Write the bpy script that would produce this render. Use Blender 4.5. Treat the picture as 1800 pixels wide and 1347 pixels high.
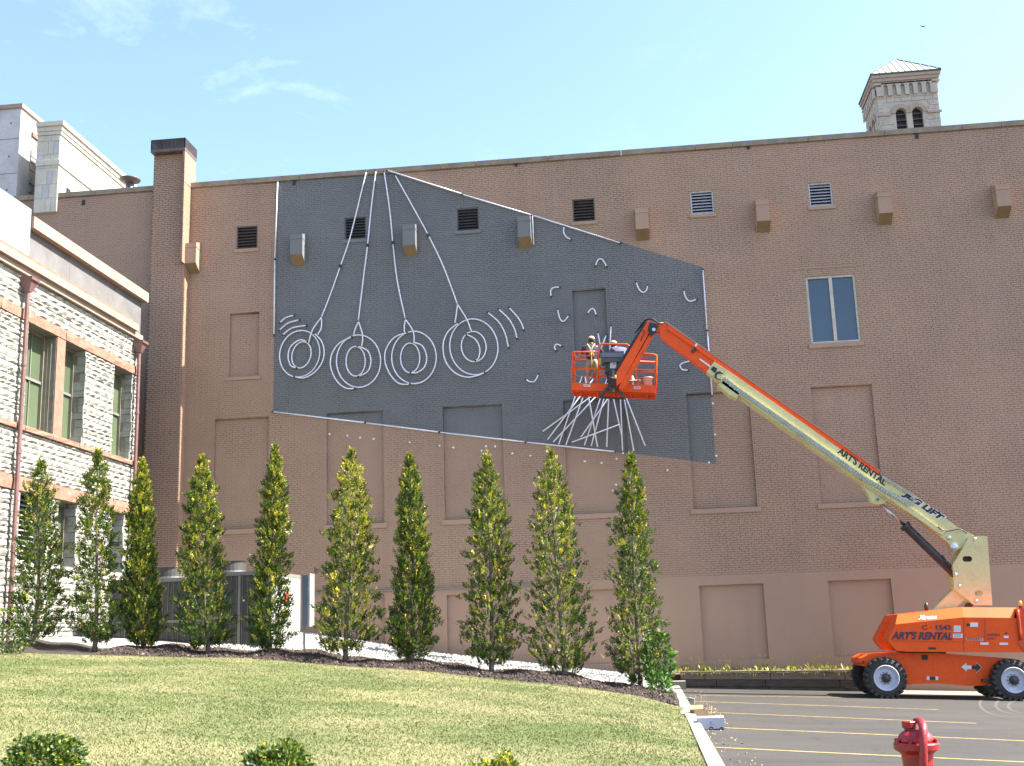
import bpy, math, random
import numpy as np
from mathutils import Vector, Matrix
from mathutils.geometry import tessellate_polygon
random.seed(7); rng=np.random.default_rng(7)
S=bpy.context.scene
for o in list(bpy.data.objects): bpy.data.objects.remove(o)
COL=S.collection
# ------------------------------------------------------------------ camera
EYE=1.65; FPX=2050.0
def cam_axes(yaw,pitch,roll):
    cy,sy,cp,sp=math.cos(yaw),math.sin(yaw),math.cos(pitch),math.sin(pitch)
    f=Vector((sy*cp,cy*cp,sp)); r=Vector((cy,-sy,0)); u=r.cross(f)
    cr,sr=math.cos(roll),math.sin(roll)
    return cr*r+sr*u, -sr*r+cr*u, -f
CR,CU,CB=cam_axes(math.radians(-6.095),math.radians(12.173),math.radians(-1.897))
cd=bpy.data.cameras.new('camera'); cam=bpy.data.objects.new('camera',cd); COL.objects.link(cam)
cam.matrix_world=Matrix(((CR.x,CU.x,CB.x,0),(CR.y,CU.y,CB.y,0),(CR.z,CU.z,CB.z,EYE),(0,0,0,1)))
cd.sensor_width=36; cd.lens=FPX/1800*36; cd.clip_start=.1; cd.clip_end=3000
S.camera=cam
# ------------------------------------------------------------------ light
SUN_EL=math.radians(50); SUN_AZ=math.radians(1.3)      # direction to the sun: +X, turned a little to +Y
to_sun=Vector((math.cos(SUN_EL)*math.cos(SUN_AZ),math.cos(SUN_EL)*math.sin(SUN_AZ),math.sin(SUN_EL)))
sl=bpy.data.lights.new('sun','SUN'); sun=bpy.data.objects.new('sun',sl); COL.objects.link(sun)
sl.energy=4.8; sl.angle=math.radians(.55); sl.color=(1,.94,.85)
sun.rotation_euler=to_sun.to_track_quat('Z','Y').to_euler(); sun.location=(20,20,40)
W=bpy.data.worlds.new('World'); S.world=W; W.use_nodes=True
nt=W.node_tree; N=nt.nodes; L=nt.links; N.clear()
out=N.new('ShaderNodeOutputWorld'); bg=N.new('ShaderNodeBackground'); sky=N.new('ShaderNodeTexSky')
sky.sky_type='NISHITA'; sky.sun_disc=False; sky.sun_elevation=SUN_EL; sky.sun_rotation=math.radians(88.7)
sky.air_density=1.0; sky.dust_density=1.5; sky.ozone_density=2.4
tc=N.new('ShaderNodeTexCoord'); mp=N.new('ShaderNodeMapping'); mp.inputs['Scale'].default_value=(1,1,2.2)
n1=N.new('ShaderNodeTexNoise'); n1.inputs['Scale'].default_value=7; n1.inputs['Detail'].default_value=8; n1.inputs['Roughness'].default_value=.62; n1.inputs['Distortion'].default_value=.6
rp=N.new('ShaderNodeValToRGB'); rp.color_ramp.elements[0].position=.58; rp.color_ramp.elements[1].position=1.0
rp.color_ramp.elements[0].color=(0,0,0,1); rp.color_ramp.elements[1].color=(.22,.22,.22,1)
mx=N.new('ShaderNodeMix'); mx.data_type='RGBA'; mx.inputs['B'].default_value=(9.5,9.9,10.4,1)
L.new(tc.outputs['Generated'],mp.inputs['Vector']); L.new(mp.outputs['Vector'],n1.inputs['Vector']); L.new(n1.outputs['Fac'],rp.inputs['Fac'])
sxw=N.new('ShaderNodeSeparateXYZ'); L.new(tc.outputs['Generated'],sxw.inputs[0])
mr=N.new('ShaderNodeMapRange'); mr.inputs['From Min'].default_value=-.02; mr.inputs['From Max'].default_value=-.30; mr.inputs['To Min'].default_value=.15; L.new(sxw.outputs['X'],mr.inputs['Value'])
ml_=N.new('ShaderNodeMath'); ml_.operation='MULTIPLY'; L.new(rp.outputs['Color'],ml_.inputs[0]); L.new(mr.outputs[0],ml_.inputs[1]); L.new(ml_.outputs[0],mx.inputs['Factor']); L.new(sky.outputs['Color'],mx.inputs['A']); L.new(mx.outputs['Result'],bg.inputs['Color'])
bg.inputs['Strength'].default_value=.10; L.new(bg.outputs[0],out.inputs[0])
S.view_settings.view_transform='Standard'; S.view_settings.look='None'; S.view_settings.gamma=1; S.view_settings.exposure=2.1
try: S.view_settings.use_curve_mapping=False
except Exception: pass

# ------------------------------------------------------------------ measuring helpers: sight lines met with real planes
def ray(x,y): return CR*((x-900)/FPX)+CU*(-(y-673.5)/FPX)-CB
def P(x,y,Y):
    r=ray(x,y); t=Y/r.y; return Vector((r.x*t,Y,EYE+r.z*t))
def PX(x,y,X):
    r=ray(x,y); t=X/r.x; return Vector((X,r.y*t,EYE+r.z*t))
SL=.045
def PG(x,y,dz=0):      # on the sloping car park
    r=ray(x,y); t=(SL*.8-EYE+dz)/(r.z+SL*r.x); return Vector((r.x*t,r.y*t,EYE+r.z*t))
def Z(ox,oy,s): return lambda x,y:(ox+x/s,oy+y/s)
def interp(x,pts):
    xs=[p[0] for p in pts]; ys=[p[1] for p in pts]; return np.interp(x,xs,ys)
CREST=[(-40,2.6),(-20,2.1),(-15,1.85),(-12.3,1.6),(-9,1.38),(-5.7,1.04),(-2,.62),(-.3,.36),(.5,.14),(.66,.10)]
BASE=[(-40,3),(-20,2.6),(-15,2.35),(-10.4,1.96),(-6.2,1.17),(-2.4,.66),(.66,.3)]
NEAR=[(-40,1.2),(-15,.9),(-6,.42),(-3,.25),(-1,.1),(.5,.09),(.66,.09)]
def zg(x,y):
    x=np.asarray(x,float); y=np.asarray(y,float)
    n,c,b=interp(x,NEAR),interp(x,CREST),interp(x,BASE)
    t=np.clip((y-9)/(26.5-9),0,1); t=t**.85
    z=n+(c-n)*t
    u=np.clip((y-27.5)/(36-27.5),0,1); z=z+(b-c)*u
    z=z*np.clip((y-1)/6,0.0,1)
    return z
# ------------------------------------------------------------------ mesh helpers
ORG={}
def link(name,me,mat,parent=None,origin=None,mats=None):
    o=bpy.data.objects.new(name,me); COL.objects.link(o)
    if mats:
        for m in mats: me.materials.append(m)
    elif mat and not me.materials: me.materials.append(mat)
    if parent is not None: o.parent=parent; ORG[o.name]=ORG[parent.name]
    else:
        o.location=origin; ORG[o.name]=Vector(origin)
    return o
class MB:
    def __init__(s): s.v=[]; s.f=[]; s.mi=[]; s.cm=0
    def add(s,vs,fs):
        n=len(s.v); s.v+=[tuple(v) for v in vs]; s.f+=[tuple(i+n for i in f) for f in fs]; s.mi+=[s.cm]*len(fs); return s
    def box(s,a,b):
        x0,x1=sorted((a[0],b[0])); y0,y1=sorted((a[1],b[1])); z0,z1=sorted((a[2],b[2]))
        return s.add([(x0,y0,z0),(x1,y0,z0),(x1,y1,z0),(x0,y1,z0),(x0,y0,z1),(x1,y0,z1),(x1,y1,z1),(x0,y1,z1)],
              [(0,3,2,1),(4,5,6,7),(0,1,5,4),(1,2,6,5),(2,3,7,6),(3,0,4,7)])
    def hexa(s,v8): return s.add(v8,[(0,3,2,1),(4,5,6,7),(0,1,5,4),(1,2,6,5),(2,3,7,6),(3,0,4,7)])
    def obox(s,a,b,w,h,up=(0,0,1)):   # beam a->b
        a=Vector(a); b=Vector(b); d=(b-a).normalized(); r=d.cross(Vector(up))
        if r.length<1e-4: r=d.cross(Vector((1,0,0)))
        r.normalize(); u=r.cross(d)
        q=[a-r*w/2-u*h/2,a+r*w/2-u*h/2,a+r*w/2+u*h/2,a-r*w/2+u*h/2]
        return s.add(q+[p+(b-a) for p in q],[(3,2,1,0),(4,5,6,7),(0,1,5,4),(1,2,6,5),(2,3,7,6),(3,0,4,7)])
    def prism(s,poly,off,holes=()):   # poly of 3D points extruded by off
        off=Vector(off); rings=[[Vector(p) for p in poly]]+[[Vector(p) for p in h] for h in holes]
        tri=tessellate_polygon(rings); flat=[p for r in rings for p in r]; n=len(flat)
        fs=[tuple(t) for t in tri]+[tuple(i+n for i in reversed(t)) for t in tri]
        k=0
        for r in rings:
            m=len(r)
            for i in range(m): fs.append((k+i,k+(i+1)%m,k+(i+1)%m+n,k+i+n))
            k+=m
        return s.add(flat+[p+off for p in flat],fs)
    def tube(s,pts,r,n=8,cap=True):
        pts=[Vector(p) for p in pts]; rs=r if isinstance(r,(list,tuple)) else [r]*len(pts)
        vs=[];fs=[]; ref=None
        for i,p in enumerate(pts):
            d=(pts[min(i+1,len(pts)-1)]-pts[max(i-1,0)]).normalized()
            if ref is None: ref=d.orthogonal().normalized()
            ref=(ref-d*ref.dot(d)).normalized(); b=d.cross(ref)
            for k in range(n):
                a=2*math.pi*k/n; vs.append(p+(ref*math.cos(a)+b*math.sin(a))*rs[i])
        for i in range(len(pts)-1):
            for k in range(n): fs.append((i*n+k,i*n+(k+1)%n,(i+1)*n+(k+1)%n,(i+1)*n+k))
        if cap: fs+= [tuple(reversed(range(n))),tuple(range((len(pts)-1)*n,len(pts)*n))]
        return s.add(vs,fs)
    def lathe(s,prof,c,n=20,ax=(0,0,1),cap=True):   # prof: (radius,height)
        ax=Vector(ax).normalized(); u=ax.orthogonal().normalized(); w=ax.cross(u); c=Vector(c); vs=[];fs=[]
        for r,h in prof:
            for k in range(n):
                a=2*math.pi*k/n; vs.append(c+ax*h+(u*math.cos(a)+w*math.sin(a))*max(r,.0005))
        for i in range(len(prof)-1):
            for k in range(n): fs.append((i*n+k,i*n+(k+1)%n,(i+1)*n+(k+1)%n,(i+1)*n+k))
        if cap: fs+=[tuple(reversed(range(n))),tuple(range((len(prof)-1)*n,len(prof)*n))]
        return s.add(vs,fs)
    def build(s,name,mat,parent=None,origin=None,smooth=False,mats=None,kind=None):
        v=np.array(s.v,float).reshape(-1,3)
        if parent is not None: o=ORG[parent.name]
        elif origin is None: o=Vector(((v[:,0].min()+v[:,0].max())/2,(v[:,1].min()+v[:,1].max())/2,v[:,2].min())); origin=o
        else: o=Vector(origin)
        me=bpy.data.meshes.new(name); me.from_pydata((v-np.array(o)).tolist(),[],s.f)
        if mats: me.polygons.foreach_set('material_index',s.mi)
        if smooth: me.polygons.foreach_set('use_smooth',[True]*len(s.f))
        me.update(); ob=link(name,me,mat,parent,origin,mats)
        if kind: ob['kind']=kind
        return ob
def np_mesh(name,v,k,mat,parent=None,origin=(0,0,0),mats=None,mi=None,kind=None,smooth=False,f=None):
    """v: (n,3); faces are consecutive k-gons unless f is given"""
    o=ORG[parent.name] if parent is not None else Vector(origin)
    v=np.asarray(v,np.float32)-np.array(o,np.float32)
    if f is None: f=np.arange(len(v)).reshape(-1,k)
    me=bpy.data.meshes.new(name); me.vertices.add(len(v)); me.vertices.foreach_set('co',v.ravel())
    nf=len(f); me.loops.add(nf*k); me.loops.foreach_set('vertex_index',np.asarray(f,np.int32).ravel())
    me.polygons.add(nf); me.polygons.foreach_set('loop_start',np.arange(0,nf*k,k,dtype=np.int32)); me.polygons.foreach_set('loop_total',np.full(nf,k,np.int32))
    if mi is not None: me.polygons.foreach_set('material_index',np.asarray(mi,np.int32))
    if smooth: me.polygons.foreach_set('use_smooth',np.ones(nf,bool))
    me.update(); me.validate()
    ob=link(name,me,mat,parent,origin,mats)
    if kind: ob['kind']=kind
    return ob
def tag(o,label=None,cat=None,group=None,kind=None):
    if label: o['label']=label
    if cat: o['category']=cat
    if group: o['group']=group
    if kind: o['kind']=kind
    return o
def thing(name,loc,label,cat,group=None):
    o=bpy.data.objects.new(name,None); COL.objects.link(o); o.location=loc; o.empty_display_size=.2; ORG[o.name]=Vector(loc)
    return tag(o,label,cat,group)
# ------------------------------------------------------------------ materials
MATS={}
def base_mat(name):
    m=bpy.data.materials.new(name); m.use_nodes=True; return m,m.node_tree.nodes,m.node_tree.links,m.node_tree.nodes['Principled BSDF']
def geo_pos(N): return N.new('ShaderNodeNewGeometry').outputs['Position']
def noise(N,L,pos,scale,detail=4,rough=.6,stretch=None):
    n=N.new('ShaderNodeTexNoise'); n.inputs['Scale'].default_value=scale; n.inputs['Detail'].default_value=detail; n.inputs['Roughness'].default_value=rough
    if stretch:
        m=N.new('ShaderNodeMapping'); m.inputs['Scale'].default_value=stretch; L.new(pos,m.inputs['Vector']); L.new(m.outputs[0],n.inputs['Vector'])
    else: L.new(pos,n.inputs['Vector'])
    return n.outputs['Fac']
def ramp(N,L,fac,a,b,ca=(0,0,0,1),cb=(1,1,1,1)):
    r=N.new('ShaderNodeValToRGB'); r.color_ramp.elements[0].position=a; r.color_ramp.elements[1].position=b
    r.color_ramp.elements[0].color=ca; r.color_ramp.elements[1].color=cb; L.new(fac,r.inputs[0]); return r.outputs[0]
def mixc(N,L,f,a,b):
    m=N.new('ShaderNodeMix'); m.data_type='RGBA'
    for k,v in (('Factor',f),('A',a),('B',b)):
        if hasattr(v,'links'): L.new(v,m.inputs[k])
        elif k=='Factor': m.inputs[k].default_value=v
        else: m.inputs[k].default_value=(*v,1) if len(v)==3 else v
    return m.outputs['Result']
def bump(N,L,h,strength,dist,b):
    n=N.new('ShaderNodeBump'); n.inputs['Strength'].default_value=strength; n.inputs['Distance'].default_value=dist; L.new(h,n.inputs['Height']); L.new(n.outputs[0],b.inputs['Normal'])
def mat(name,c1,c2=None,scale=3,rough=.7,metal=0,bs=.0,bd=.01,bscale=None,lo=.35,hi=.65,stretch=None,spec=None,coat=0):
    m,N,L,b=base_mat(name); p=geo_pos(N)
    c2=c2 or tuple(x*.82 for x in c1)
    col=mixc(N,L,ramp(N,L,noise(N,L,p,scale,6,.62,stretch),lo,hi),c1,c2)
    fine=noise(N,L,p,scale*9,3); col2=mixc(N,L,ramp(N,L,fine,.3,.75,(0,0,0,1),(.35,.35,.35,1)),col,tuple(x*.7 for x in c2))
    L.new(col2,b.inputs['Base Color']); b.inputs['Roughness'].default_value=rough; b.inputs['Metallic'].default_value=metal
    if spec is not None: b.inputs['Specular IOR Level'].default_value=spec
    if coat: b.inputs['Coat Weight'].default_value=coat; b.inputs['Coat Roughness'].default_value=.15
    if bs: bump(N,L,noise(N,L,p,bscale or scale*5,5),bs,bd,b)
    return m
BROWN=(.362,.232,.157); GREY=(.150,.150,.149)
def math_n(N,L,op,a,b=None,c=None):
    n=N.new('ShaderNodeMath'); n.operation=op
    for i,v in enumerate((a,b,c)):
        if v is None: continue
        if hasattr(v,'links'): L.new(v,n.inputs[i])
        else: n.inputs[i].default_value=v
    return n.outputs[0]
def painted(name,mural=True,joint=False,lo=.42,hi=.66):
    m,N,L,b=base_mat(name); p=geo_pos(N)
    sx=N.new('ShaderNodeSeparateXYZ'); L.new(p,sx.inputs[0]); X,Zc=sx.outputs['X'],sx.outputs['Z']
    big=noise(N,L,p,.35,4); br=mixc(N,L,ramp(N,L,big,.35,.65),BROWN,tuple(a*.9 for a in BROWN))
    lowz=ramp(N,L,noise(N,L,p,1.3,6,.7,(1,1,.35)),.55,.75,(0,0,0,1),(.5,.5,.5,1))
    br=mixc(N,L,lowz,br,(.30,.20,.155))
    gr=mixc(N,L,ramp(N,L,noise(N,L,p,.6,5),.35,.7),GREY,tuple(a*.88 for a in GREY))
    spots=ramp(N,L,noise(N,L,p,5,3,.5,(1,1,.6)),.70,.74,(0,0,0,1),(.35,.35,.35,1)); gr=mixc(N,L,spots,gr,(.25,.24,.24))
    stv=ramp(N,L,noise(N,L,p,1,6,.65,(2.6,2.6,.16)),.60,.78,(0,0,0,1),(.42,.42,.42,1)); br=mixc(N,L,stv,br,(.36,.265,.205)); dst=ramp(N,L,noise(N,L,p,1,5,.6,(1.7,1.7,.10)),.56,.75,(0,0,0,1),(.22,.22,.22,1)); br=mixc(N,L,dst,br,(.21,.13,.09))
    gr=mixc(N,L,ramp(N,L,noise(N,L,p,1.2,6,.7,(1.5,1.5,.5)),.6,.8,(0,0,0,1),(.25,.25,.25,1)),gr,(.20,.20,.20))
    if mural:
        a=math_n(N,L,'GREATER_THAN',X,-11.64); c=math_n(N,L,'LESS_THAN',X,2.37)
        t=math_n(N,L,'MULTIPLY_ADD',X,-.4004,16.96-.4004*7.82); d=math_n(N,L,'LESS_THAN',Zc,t)
        u=math_n(N,L,'MULTIPLY_ADD',X,-.1692,8.95-.1692*11.65); e=math_n(N,L,'GREATER_THAN',Zc,u)
        k=math_n(N,L,'MULTIPLY',math_n(N,L,'MULTIPLY',a,c),math_n(N,L,'MULTIPLY',d,e)); col=mixc(N,L,k,br,gr)
    else: col=br
    if joint:   # dirt caught in the open joints, patchy where paint has filled them
        pat=ramp(N,L,noise(N,L,p,.55,5,.7),lo,hi,(.05,.05,.05,1),(.66,.66,.66,1)); col=mixc(N,L,pat,col,(.035,.022,.018))
    L.new(col,b.inputs['Base Color']); b.inputs['Roughness'].default_value=.62
    bump(N,L,noise(N,L,p,45,3),.25,.004,b)
    return m
M=dict(
 wall=painted('painted_brick'), joint=painted('painted_brick_joint',True,True), tan=painted('painted_tan',False), tanj=painted('painted_tan_joint',False,True),chj=painted('chimney_joint',False,True,.28,.50),
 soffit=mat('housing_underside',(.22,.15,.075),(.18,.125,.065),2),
 coping=mat('coping_stone',(.30,.24,.17),(.20,.16,.12),2.5,.8,bs=.3),
 dark=mat('dark_opening',(.012,.011,.011),(.02,.02,.02),4,.6),
 slatb=mat('brown_metal_slat',(.13,.10,.09),(.08,.065,.06),4,.5), slatw=mat('white_metal_slat',(.55,.56,.60),(.42,.43,.46),4,.5), slatd=mat('dark_metal_slat',(.10,.095,.10),(.06,.06,.065),4,.5),
 framew=mat('cream_frame',(.52,.48,.40),(.42,.38,.32),3,.5),
 stone=mat('pale_limestone',(.35,.345,.305),(.23,.225,.195),4,.85,bs=.6,bd=.02,bscale=16),
 mortar=mat('grey_mortar',(.22,.21,.19),(.13,.125,.11),6,.9,bs=.5),
 red=mat('red_sandstone',(.30,.165,.11),(.21,.11,.075),5,.85,bs=.8,bd=.02,bscale=22),
 pink=mat('pink_stone_trim',(.34,.25,.19),(.28,.20,.155),2,.8,bs=.2),
 lime=mat('smooth_limestone',(.60,.56,.46),(.46,.42,.34),1.2,.8,bs=.2),
 conc=mat('board_marked_concrete',(.17,.165,.16),(.105,.10,.10),.9,.85,bs=.3,lo=.3,hi=.7),
 concl=mat('pale_concrete',(.55,.54,.52),(.40,.39,.38),1.0,.85,bs=.3),
 panel=mat('white_metal_panel',(.30,.325,.315),(.26,.28,.275),1,.4),
 copper=mat('purple_brown_pipe_paint',(.20,.105,.10),(.14,.07,.065),5,.45),
 winframe=mat('olive_window_frame',(.22,.20,.15),(.16,.145,.11),5,.5),
 tube=mat('white_glass_tube',(.74,.74,.80),(.68,.68,.74),6,.25,spec=.6), cap=mat('black_tube_cap',(.015,.015,.016),None,5,.5),
 orange=mat('orange_machine_paint',(.82,.090,.005),(.64,.070,.007),1.6,.45,spec=.25,coat=.05,bs=.03,lo=.48,hi=.8), oranged=mat('orange_worn_paint',(.66,.065,.004),(.44,.048,.008),4,.5,bs=.1),
 cream=mat('cream_machine_paint',(.60,.55,.26),(.42,.37,.17),1.9,.45,coat=.12,bs=.04,lo=.48,hi=.8),
 black=mat('black_machine_steel',(.018,.018,.02),(.035,.033,.033),5,.42), rubber=mat('black_tyre_rubber',(.022,.021,.021),(.05,.046,.042),6,.85,bs=.4),
 rim=mat('white_wheel_rim',(.60,.60,.68),(.48,.48,.54),3,.45), steel=mat('bright_steel',(.6,.6,.62),(.45,.45,.47),6,.28,metal=.9),
 track=mat('grey_cable_track',(.42,.45,.40),(.28,.30,.27),8,.5), decal=mat('white_decal',(.68,.68,.72),(.62,.62,.66),9,.5), ink=mat('black_lettering',(.012,.012,.018),None,5,.5), inkb=mat('purple_blue_lettering',(.06,.02,.05),(.05,.02,.05),5,.5), inkw=mat('white_lettering',(.78,.78,.8),None,5,.5),
 strobe=mat('amber_lens',(.85,.35,.03),None,5,.2,spec=.8),
 asph=None,scuff=mat('pale_scuff',(.085,.078,.068),(.055,.05,.045),5,.9), line=mat('yellow_line_paint',(.40,.29,.085),(.15,.12,.06),7,.7,lo=.45,hi=.7),
 kerb=mat('kerb_concrete',(.30,.275,.225),(.16,.145,.115),3.5,.85,bs=.6), timber=mat('weathered_timber',(.10,.075,.052),(.045,.034,.024),3,.85,bs=.6,stretch=(1,3,6)), timbt=mat('pale_timber',(.22,.165,.11),(.14,.10,.07),4,.85,bs=.5,stretch=(1,3,6)),  # timbt: paler tone for the top course and cap board
 gravel=mat('white_gravel',(.42,.41,.38),(.30,.295,.27),14,.9,bs=.9,bd=.03,bscale=40), gstone=mat('gravel_stone',(.46,.45,.42),(.34,.33,.31),9,.85),
 mulch=mat('dark_mulch',(.055,.038,.03),(.03,.021,.017),9,.95,bs=1,bd=.04,bscale=30), chip=mat('bark_chip',(.075,.05,.038),(.045,.03,.024),9,.9), chipl=mat('pale_bark_chip',(.26,.19,.14),(.18,.13,.10),9,.9),
 soil=mat('planter_soil',(.14,.105,.065),(.10,.075,.05),7,.95,bs=.8), sand=mat('pale_concrete_apron',(.26,.235,.185),(.19,.17,.135),1.5,.9,bs=.3),
 bark=mat('tree_bark',(.17,.135,.11),(.09,.07,.055),9,.85,bs=.5,stretch=(1,1,.2)), barkl=mat('pale_stem',(.42,.35,.29),(.28,.22,.18),9,.8),
 red_paint=mat('red_hydrant_paint',(.38,.009,.010),(.22,.006,.007),14,.45,coat=.15,bs=.35), card=mat('brown_cardboard',(.30,.20,.11),(.24,.16,.09),4,.85), cardw=mat('white_cardboard',(.48,.48,.54),(.42,.42,.47),4,.7),
 acg=mat('grey_cabinet_paint',(.20,.20,.175),(.15,.15,.13),3,.5), acl=mat('pale_slat_and_lit_side',(.40,.41,.38),(.30,.31,.28),3,.5), coil=mat('dark_coil_grille',(.035,.034,.034),(.06,.058,.055),8,.55), acb=mat('blue_grey_cabinet',(.16,.19,.26),(.13,.155,.21),3,.5),  # acl: pale tone for louver slats, also painted on sunlit cabinet sides
 roofg=mat('pale_green_metal_roof',(.30,.38,.31),(.25,.32,.26),1.5,.45,metal=.1), roofedge=mat('dark_green_eave',(.04,.07,.06),None,5,.5), roofd=mat('grey_roofing',(.16,.15,.14),(.11,.10,.10),2,.9),
 towers=mat('tower_limestone',(.50,.45,.38),(.40,.36,.30),1.2,.85,bs=.5,bd=.03), towerp=mat('tower_pink_stone',(.42,.34,.27),(.35,.28,.225),2,.85,bs=.4),
 navy=mat('navy_shirt',(.035,.035,.075),(.022,.022,.05),8,.85,bs=.4), khaki=mat('khaki_shorts',(.36,.30,.21),(.28,.23,.16),8,.85,bs=.4), skin=mat('skin',(.42,.23,.15),(.36,.19,.12),8,.55), hair=mat('brown_hair',(.05,.032,.02),None,20,.7), capm=mat('tan_cap',(.50,.42,.28),None,8,.8), yellow=mat('yellow_harness',(.62,.50,.04),(.5,.38,.04),8,.6), boot=mat('dark_boot',(.04,.03,.025),None,8,.7), lblue=mat('pale_blue_shirt',(.13,.13,.22),(.06,.05,.09),8,.8),
 bird=mat('dark_feather',(.05,.04,.045),None,8,.8), bucket=mat('white_plastic',(.68,.67,.66),(.58,.56,.54),4,.4), leafdry=mat('dry_leaf',(.48,.36,.18),(.34,.24,.12),9,.85))
# asphalt
def asphalt():
    m,N,L,b=base_mat('worn_asphalt'); p=geo_pos(N)
    c=mixc(N,L,ramp(N,L,noise(N,L,p,.35,6,.6,(1,2.2,1)),.35,.68),(.021,.0185,.016),(.036,.032,.027))
    c=mixc(N,L,ramp(N,L,noise(N,L,p,60,2),.45,.75,(0,0,0,1),(.55,.55,.55,1)),c,(.065,.06,.053))
    c=mixc(N,L,ramp(N,L,noise(N,L,p,1.3,5,.6,(.25,1.6,1)),.56,.72,(0,0,0,1),(.5,.5,.5,1)),c,(.062,.043,.026))
    v=N.new('ShaderNodeTexVoronoi'); v.feature='DISTANCE_TO_EDGE'; v.inputs['Scale'].default_value=.32
    wn=N.new('ShaderNodeTexNoise'); wn.inputs['Scale'].default_value=1.4; wn.inputs['Detail'].default_value=5; L.new(p,wn.inputs['Vector'])
    av=N.new('ShaderNodeVectorMath'); av.operation='MULTIPLY_ADD'; av.inputs[1].default_value=(1.2,1.2,1.2); L.new(wn.outputs['Color'],av.inputs[0]); L.new(p,av.inputs[2]); L.new(av.outputs[0],v.inputs['Vector'])
    c=mixc(N,L,ramp(N,L,v.outputs['Distance'],.0,.010,(.8,.8,.8,1),(0,0,0,1)),c,(.015,.013,.012))
    c=mixc(N,L,ramp(N,L,noise(N,L,p,1.1,3,.5),.64,.72,(0,0,0,1),(.55,.55,.55,1)),c,(.026,.024,.022)); c=mixc(N,L,ramp(N,L,noise(N,L,p,.8,7,.75,(.5,1.5,1)),.60,.66,(0,0,0,1),(.5,.5,.5,1)),c,(.070,.060,.046))
    L.new(c,b.inputs['Base Color']); b.inputs['Roughness'].default_value=.88; bump(N,L,noise(N,L,p,90,3),.5,.006,b); return m
M['asph']=asphalt()
def grassmat(name,base=False):
    m,N,L,b=base_mat(name); p=geo_pos(N)
    dry=ramp(N,L,noise(N,L,p,.5,8,.66,(.7,1.0,1)),.43,.60); c=mixc(N,L,dry,(.098,.128,.040),(.262,.240,.122))
    c=mixc(N,L,ramp(N,L,noise(N,L,p,5,4,.6),.35,.7,(0,0,0,1),(.7,.7,.7,1)),c,(.155,.172,.060))
    c=mixc(N,L,ramp(N,L,noise(N,L,p,55,2),.5,.7,(0,0,0,1),(.4,.4,.4,1)),c,(.28,.26,.14) if not base else (.15,.155,.055))
    L.new(c,b.inputs['Base Color']); b.inputs['Roughness'].default_value=.7; b.inputs['Specular IOR Level'].default_value=.2
    if base: bump(N,L,noise(N,L,p,35,5),1,.05,b)
    return m
M['lawn']=grassmat('lawn_turf',True); M['blade']=grassmat('grass_blades')
def leafmat(name,c,tr=.25,rough=.5):
    m,N,L,b=base_mat(name); p=geo_pos(N)
    cc=mixc(N,L,ramp(N,L,noise(N,L,p,6,3),.3,.7),c,tuple(x*.7 for x in c)); L.new(cc,b.inputs['Base Color']); b.inputs['Roughness'].default_value=rough
    t=N.new('ShaderNodeBsdfTranslucent'); L.new(cc,t.inputs[0]); s=N.new('ShaderNodeMixShader'); s.inputs[0].default_value=tr
    L.new(b.outputs[0],s.inputs[1]); L.new(t.outputs[0],s.inputs[2]); L.new(s.outputs[0],N['Material Output'].inputs[0]); return m
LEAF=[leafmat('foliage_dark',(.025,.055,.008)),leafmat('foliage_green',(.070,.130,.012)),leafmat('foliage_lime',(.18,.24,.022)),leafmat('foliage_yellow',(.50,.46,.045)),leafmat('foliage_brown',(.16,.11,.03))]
VINE=[leafmat('vine_leaf',(.040,.105,.012),.2,.4),leafmat('vine_leaf_light',(.10,.21,.02),.25,.4)]
def glassmat(name,c,rough=.04):
    m,N,L,b=base_mat(name); p=geo_pos(N)
    L.new(mixc(N,L,ramp(N,L,noise(N,L,p,.5,3),.3,.7),c,tuple(x*.75 for x in c)),b.inputs['Base Color']); b.inputs['Roughness'].default_value=rough; b.inputs['Specular IOR Level'].default_value=.8; return m
M['glassb']=glassmat('blue_window_glass',(.035,.065,.10)); M['glassg']=glassmat('green_window_glass',(.10,.13,.075),.08)

# ================================================================== GROUND
g=MB(); s=400
g.add([(-s,-s,-1.2),(s,-s,-1.2),(s,s,-1.2),(-s,s,-1.2)],[(0,1,2,3)])
tag(g.build('ground',M['soil'],origin=(0,0,-1.2)),kind='structure')
def sheet(name,xs,ys,zf,m,skip=None):
    X,Y=np.meshgrid(xs,ys,indexing='ij'); Zz=zf(X,Y); v=np.stack([X,Y,Zz],-1).reshape(-1,3); ny=len(ys); f=[]
    for i in range(len(xs)-1):
        for j in range(ny-1):
            if skip and skip((xs[i]+xs[i+1])/2,(ys[j]+ys[j+1])/2): continue
            f.append((i*ny+j,(i+1)*ny+j,(i+1)*ny+j+1,i*ny+j+1))
    o=np_mesh(name,v,4,m,origin=(0,0,0),f=np.array(f),smooth=True,kind='structure'); return o
sheet('parking_lot',np.linspace(.74,60,40),np.linspace(-8,36.2,40),lambda x,y:-SL*np.minimum(x-.8,20),M['asph'])
sheet('street',np.linspace(-60,.74,8),np.linspace(-30,2,6),lambda x,y:x*0-.03,M['asph'])
def edge_y(x): # lawn / mulch limit
    return interp(x,[(-16,24.0),(-13.5,24.3),(-9,25.5),(-5,25.7),(-2,25.4),(.6,24.6)])
def bump2(x,y): return .02*np.sin(x*1.7+y)*np.sin(y*.9)
sheet('lawn',np.linspace(-24,.63,90),np.linspace(1.5,26.6,90),lambda x,y:zg(x,y)+bump2(x,y)*.6-.004,M['lawn'])
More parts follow.
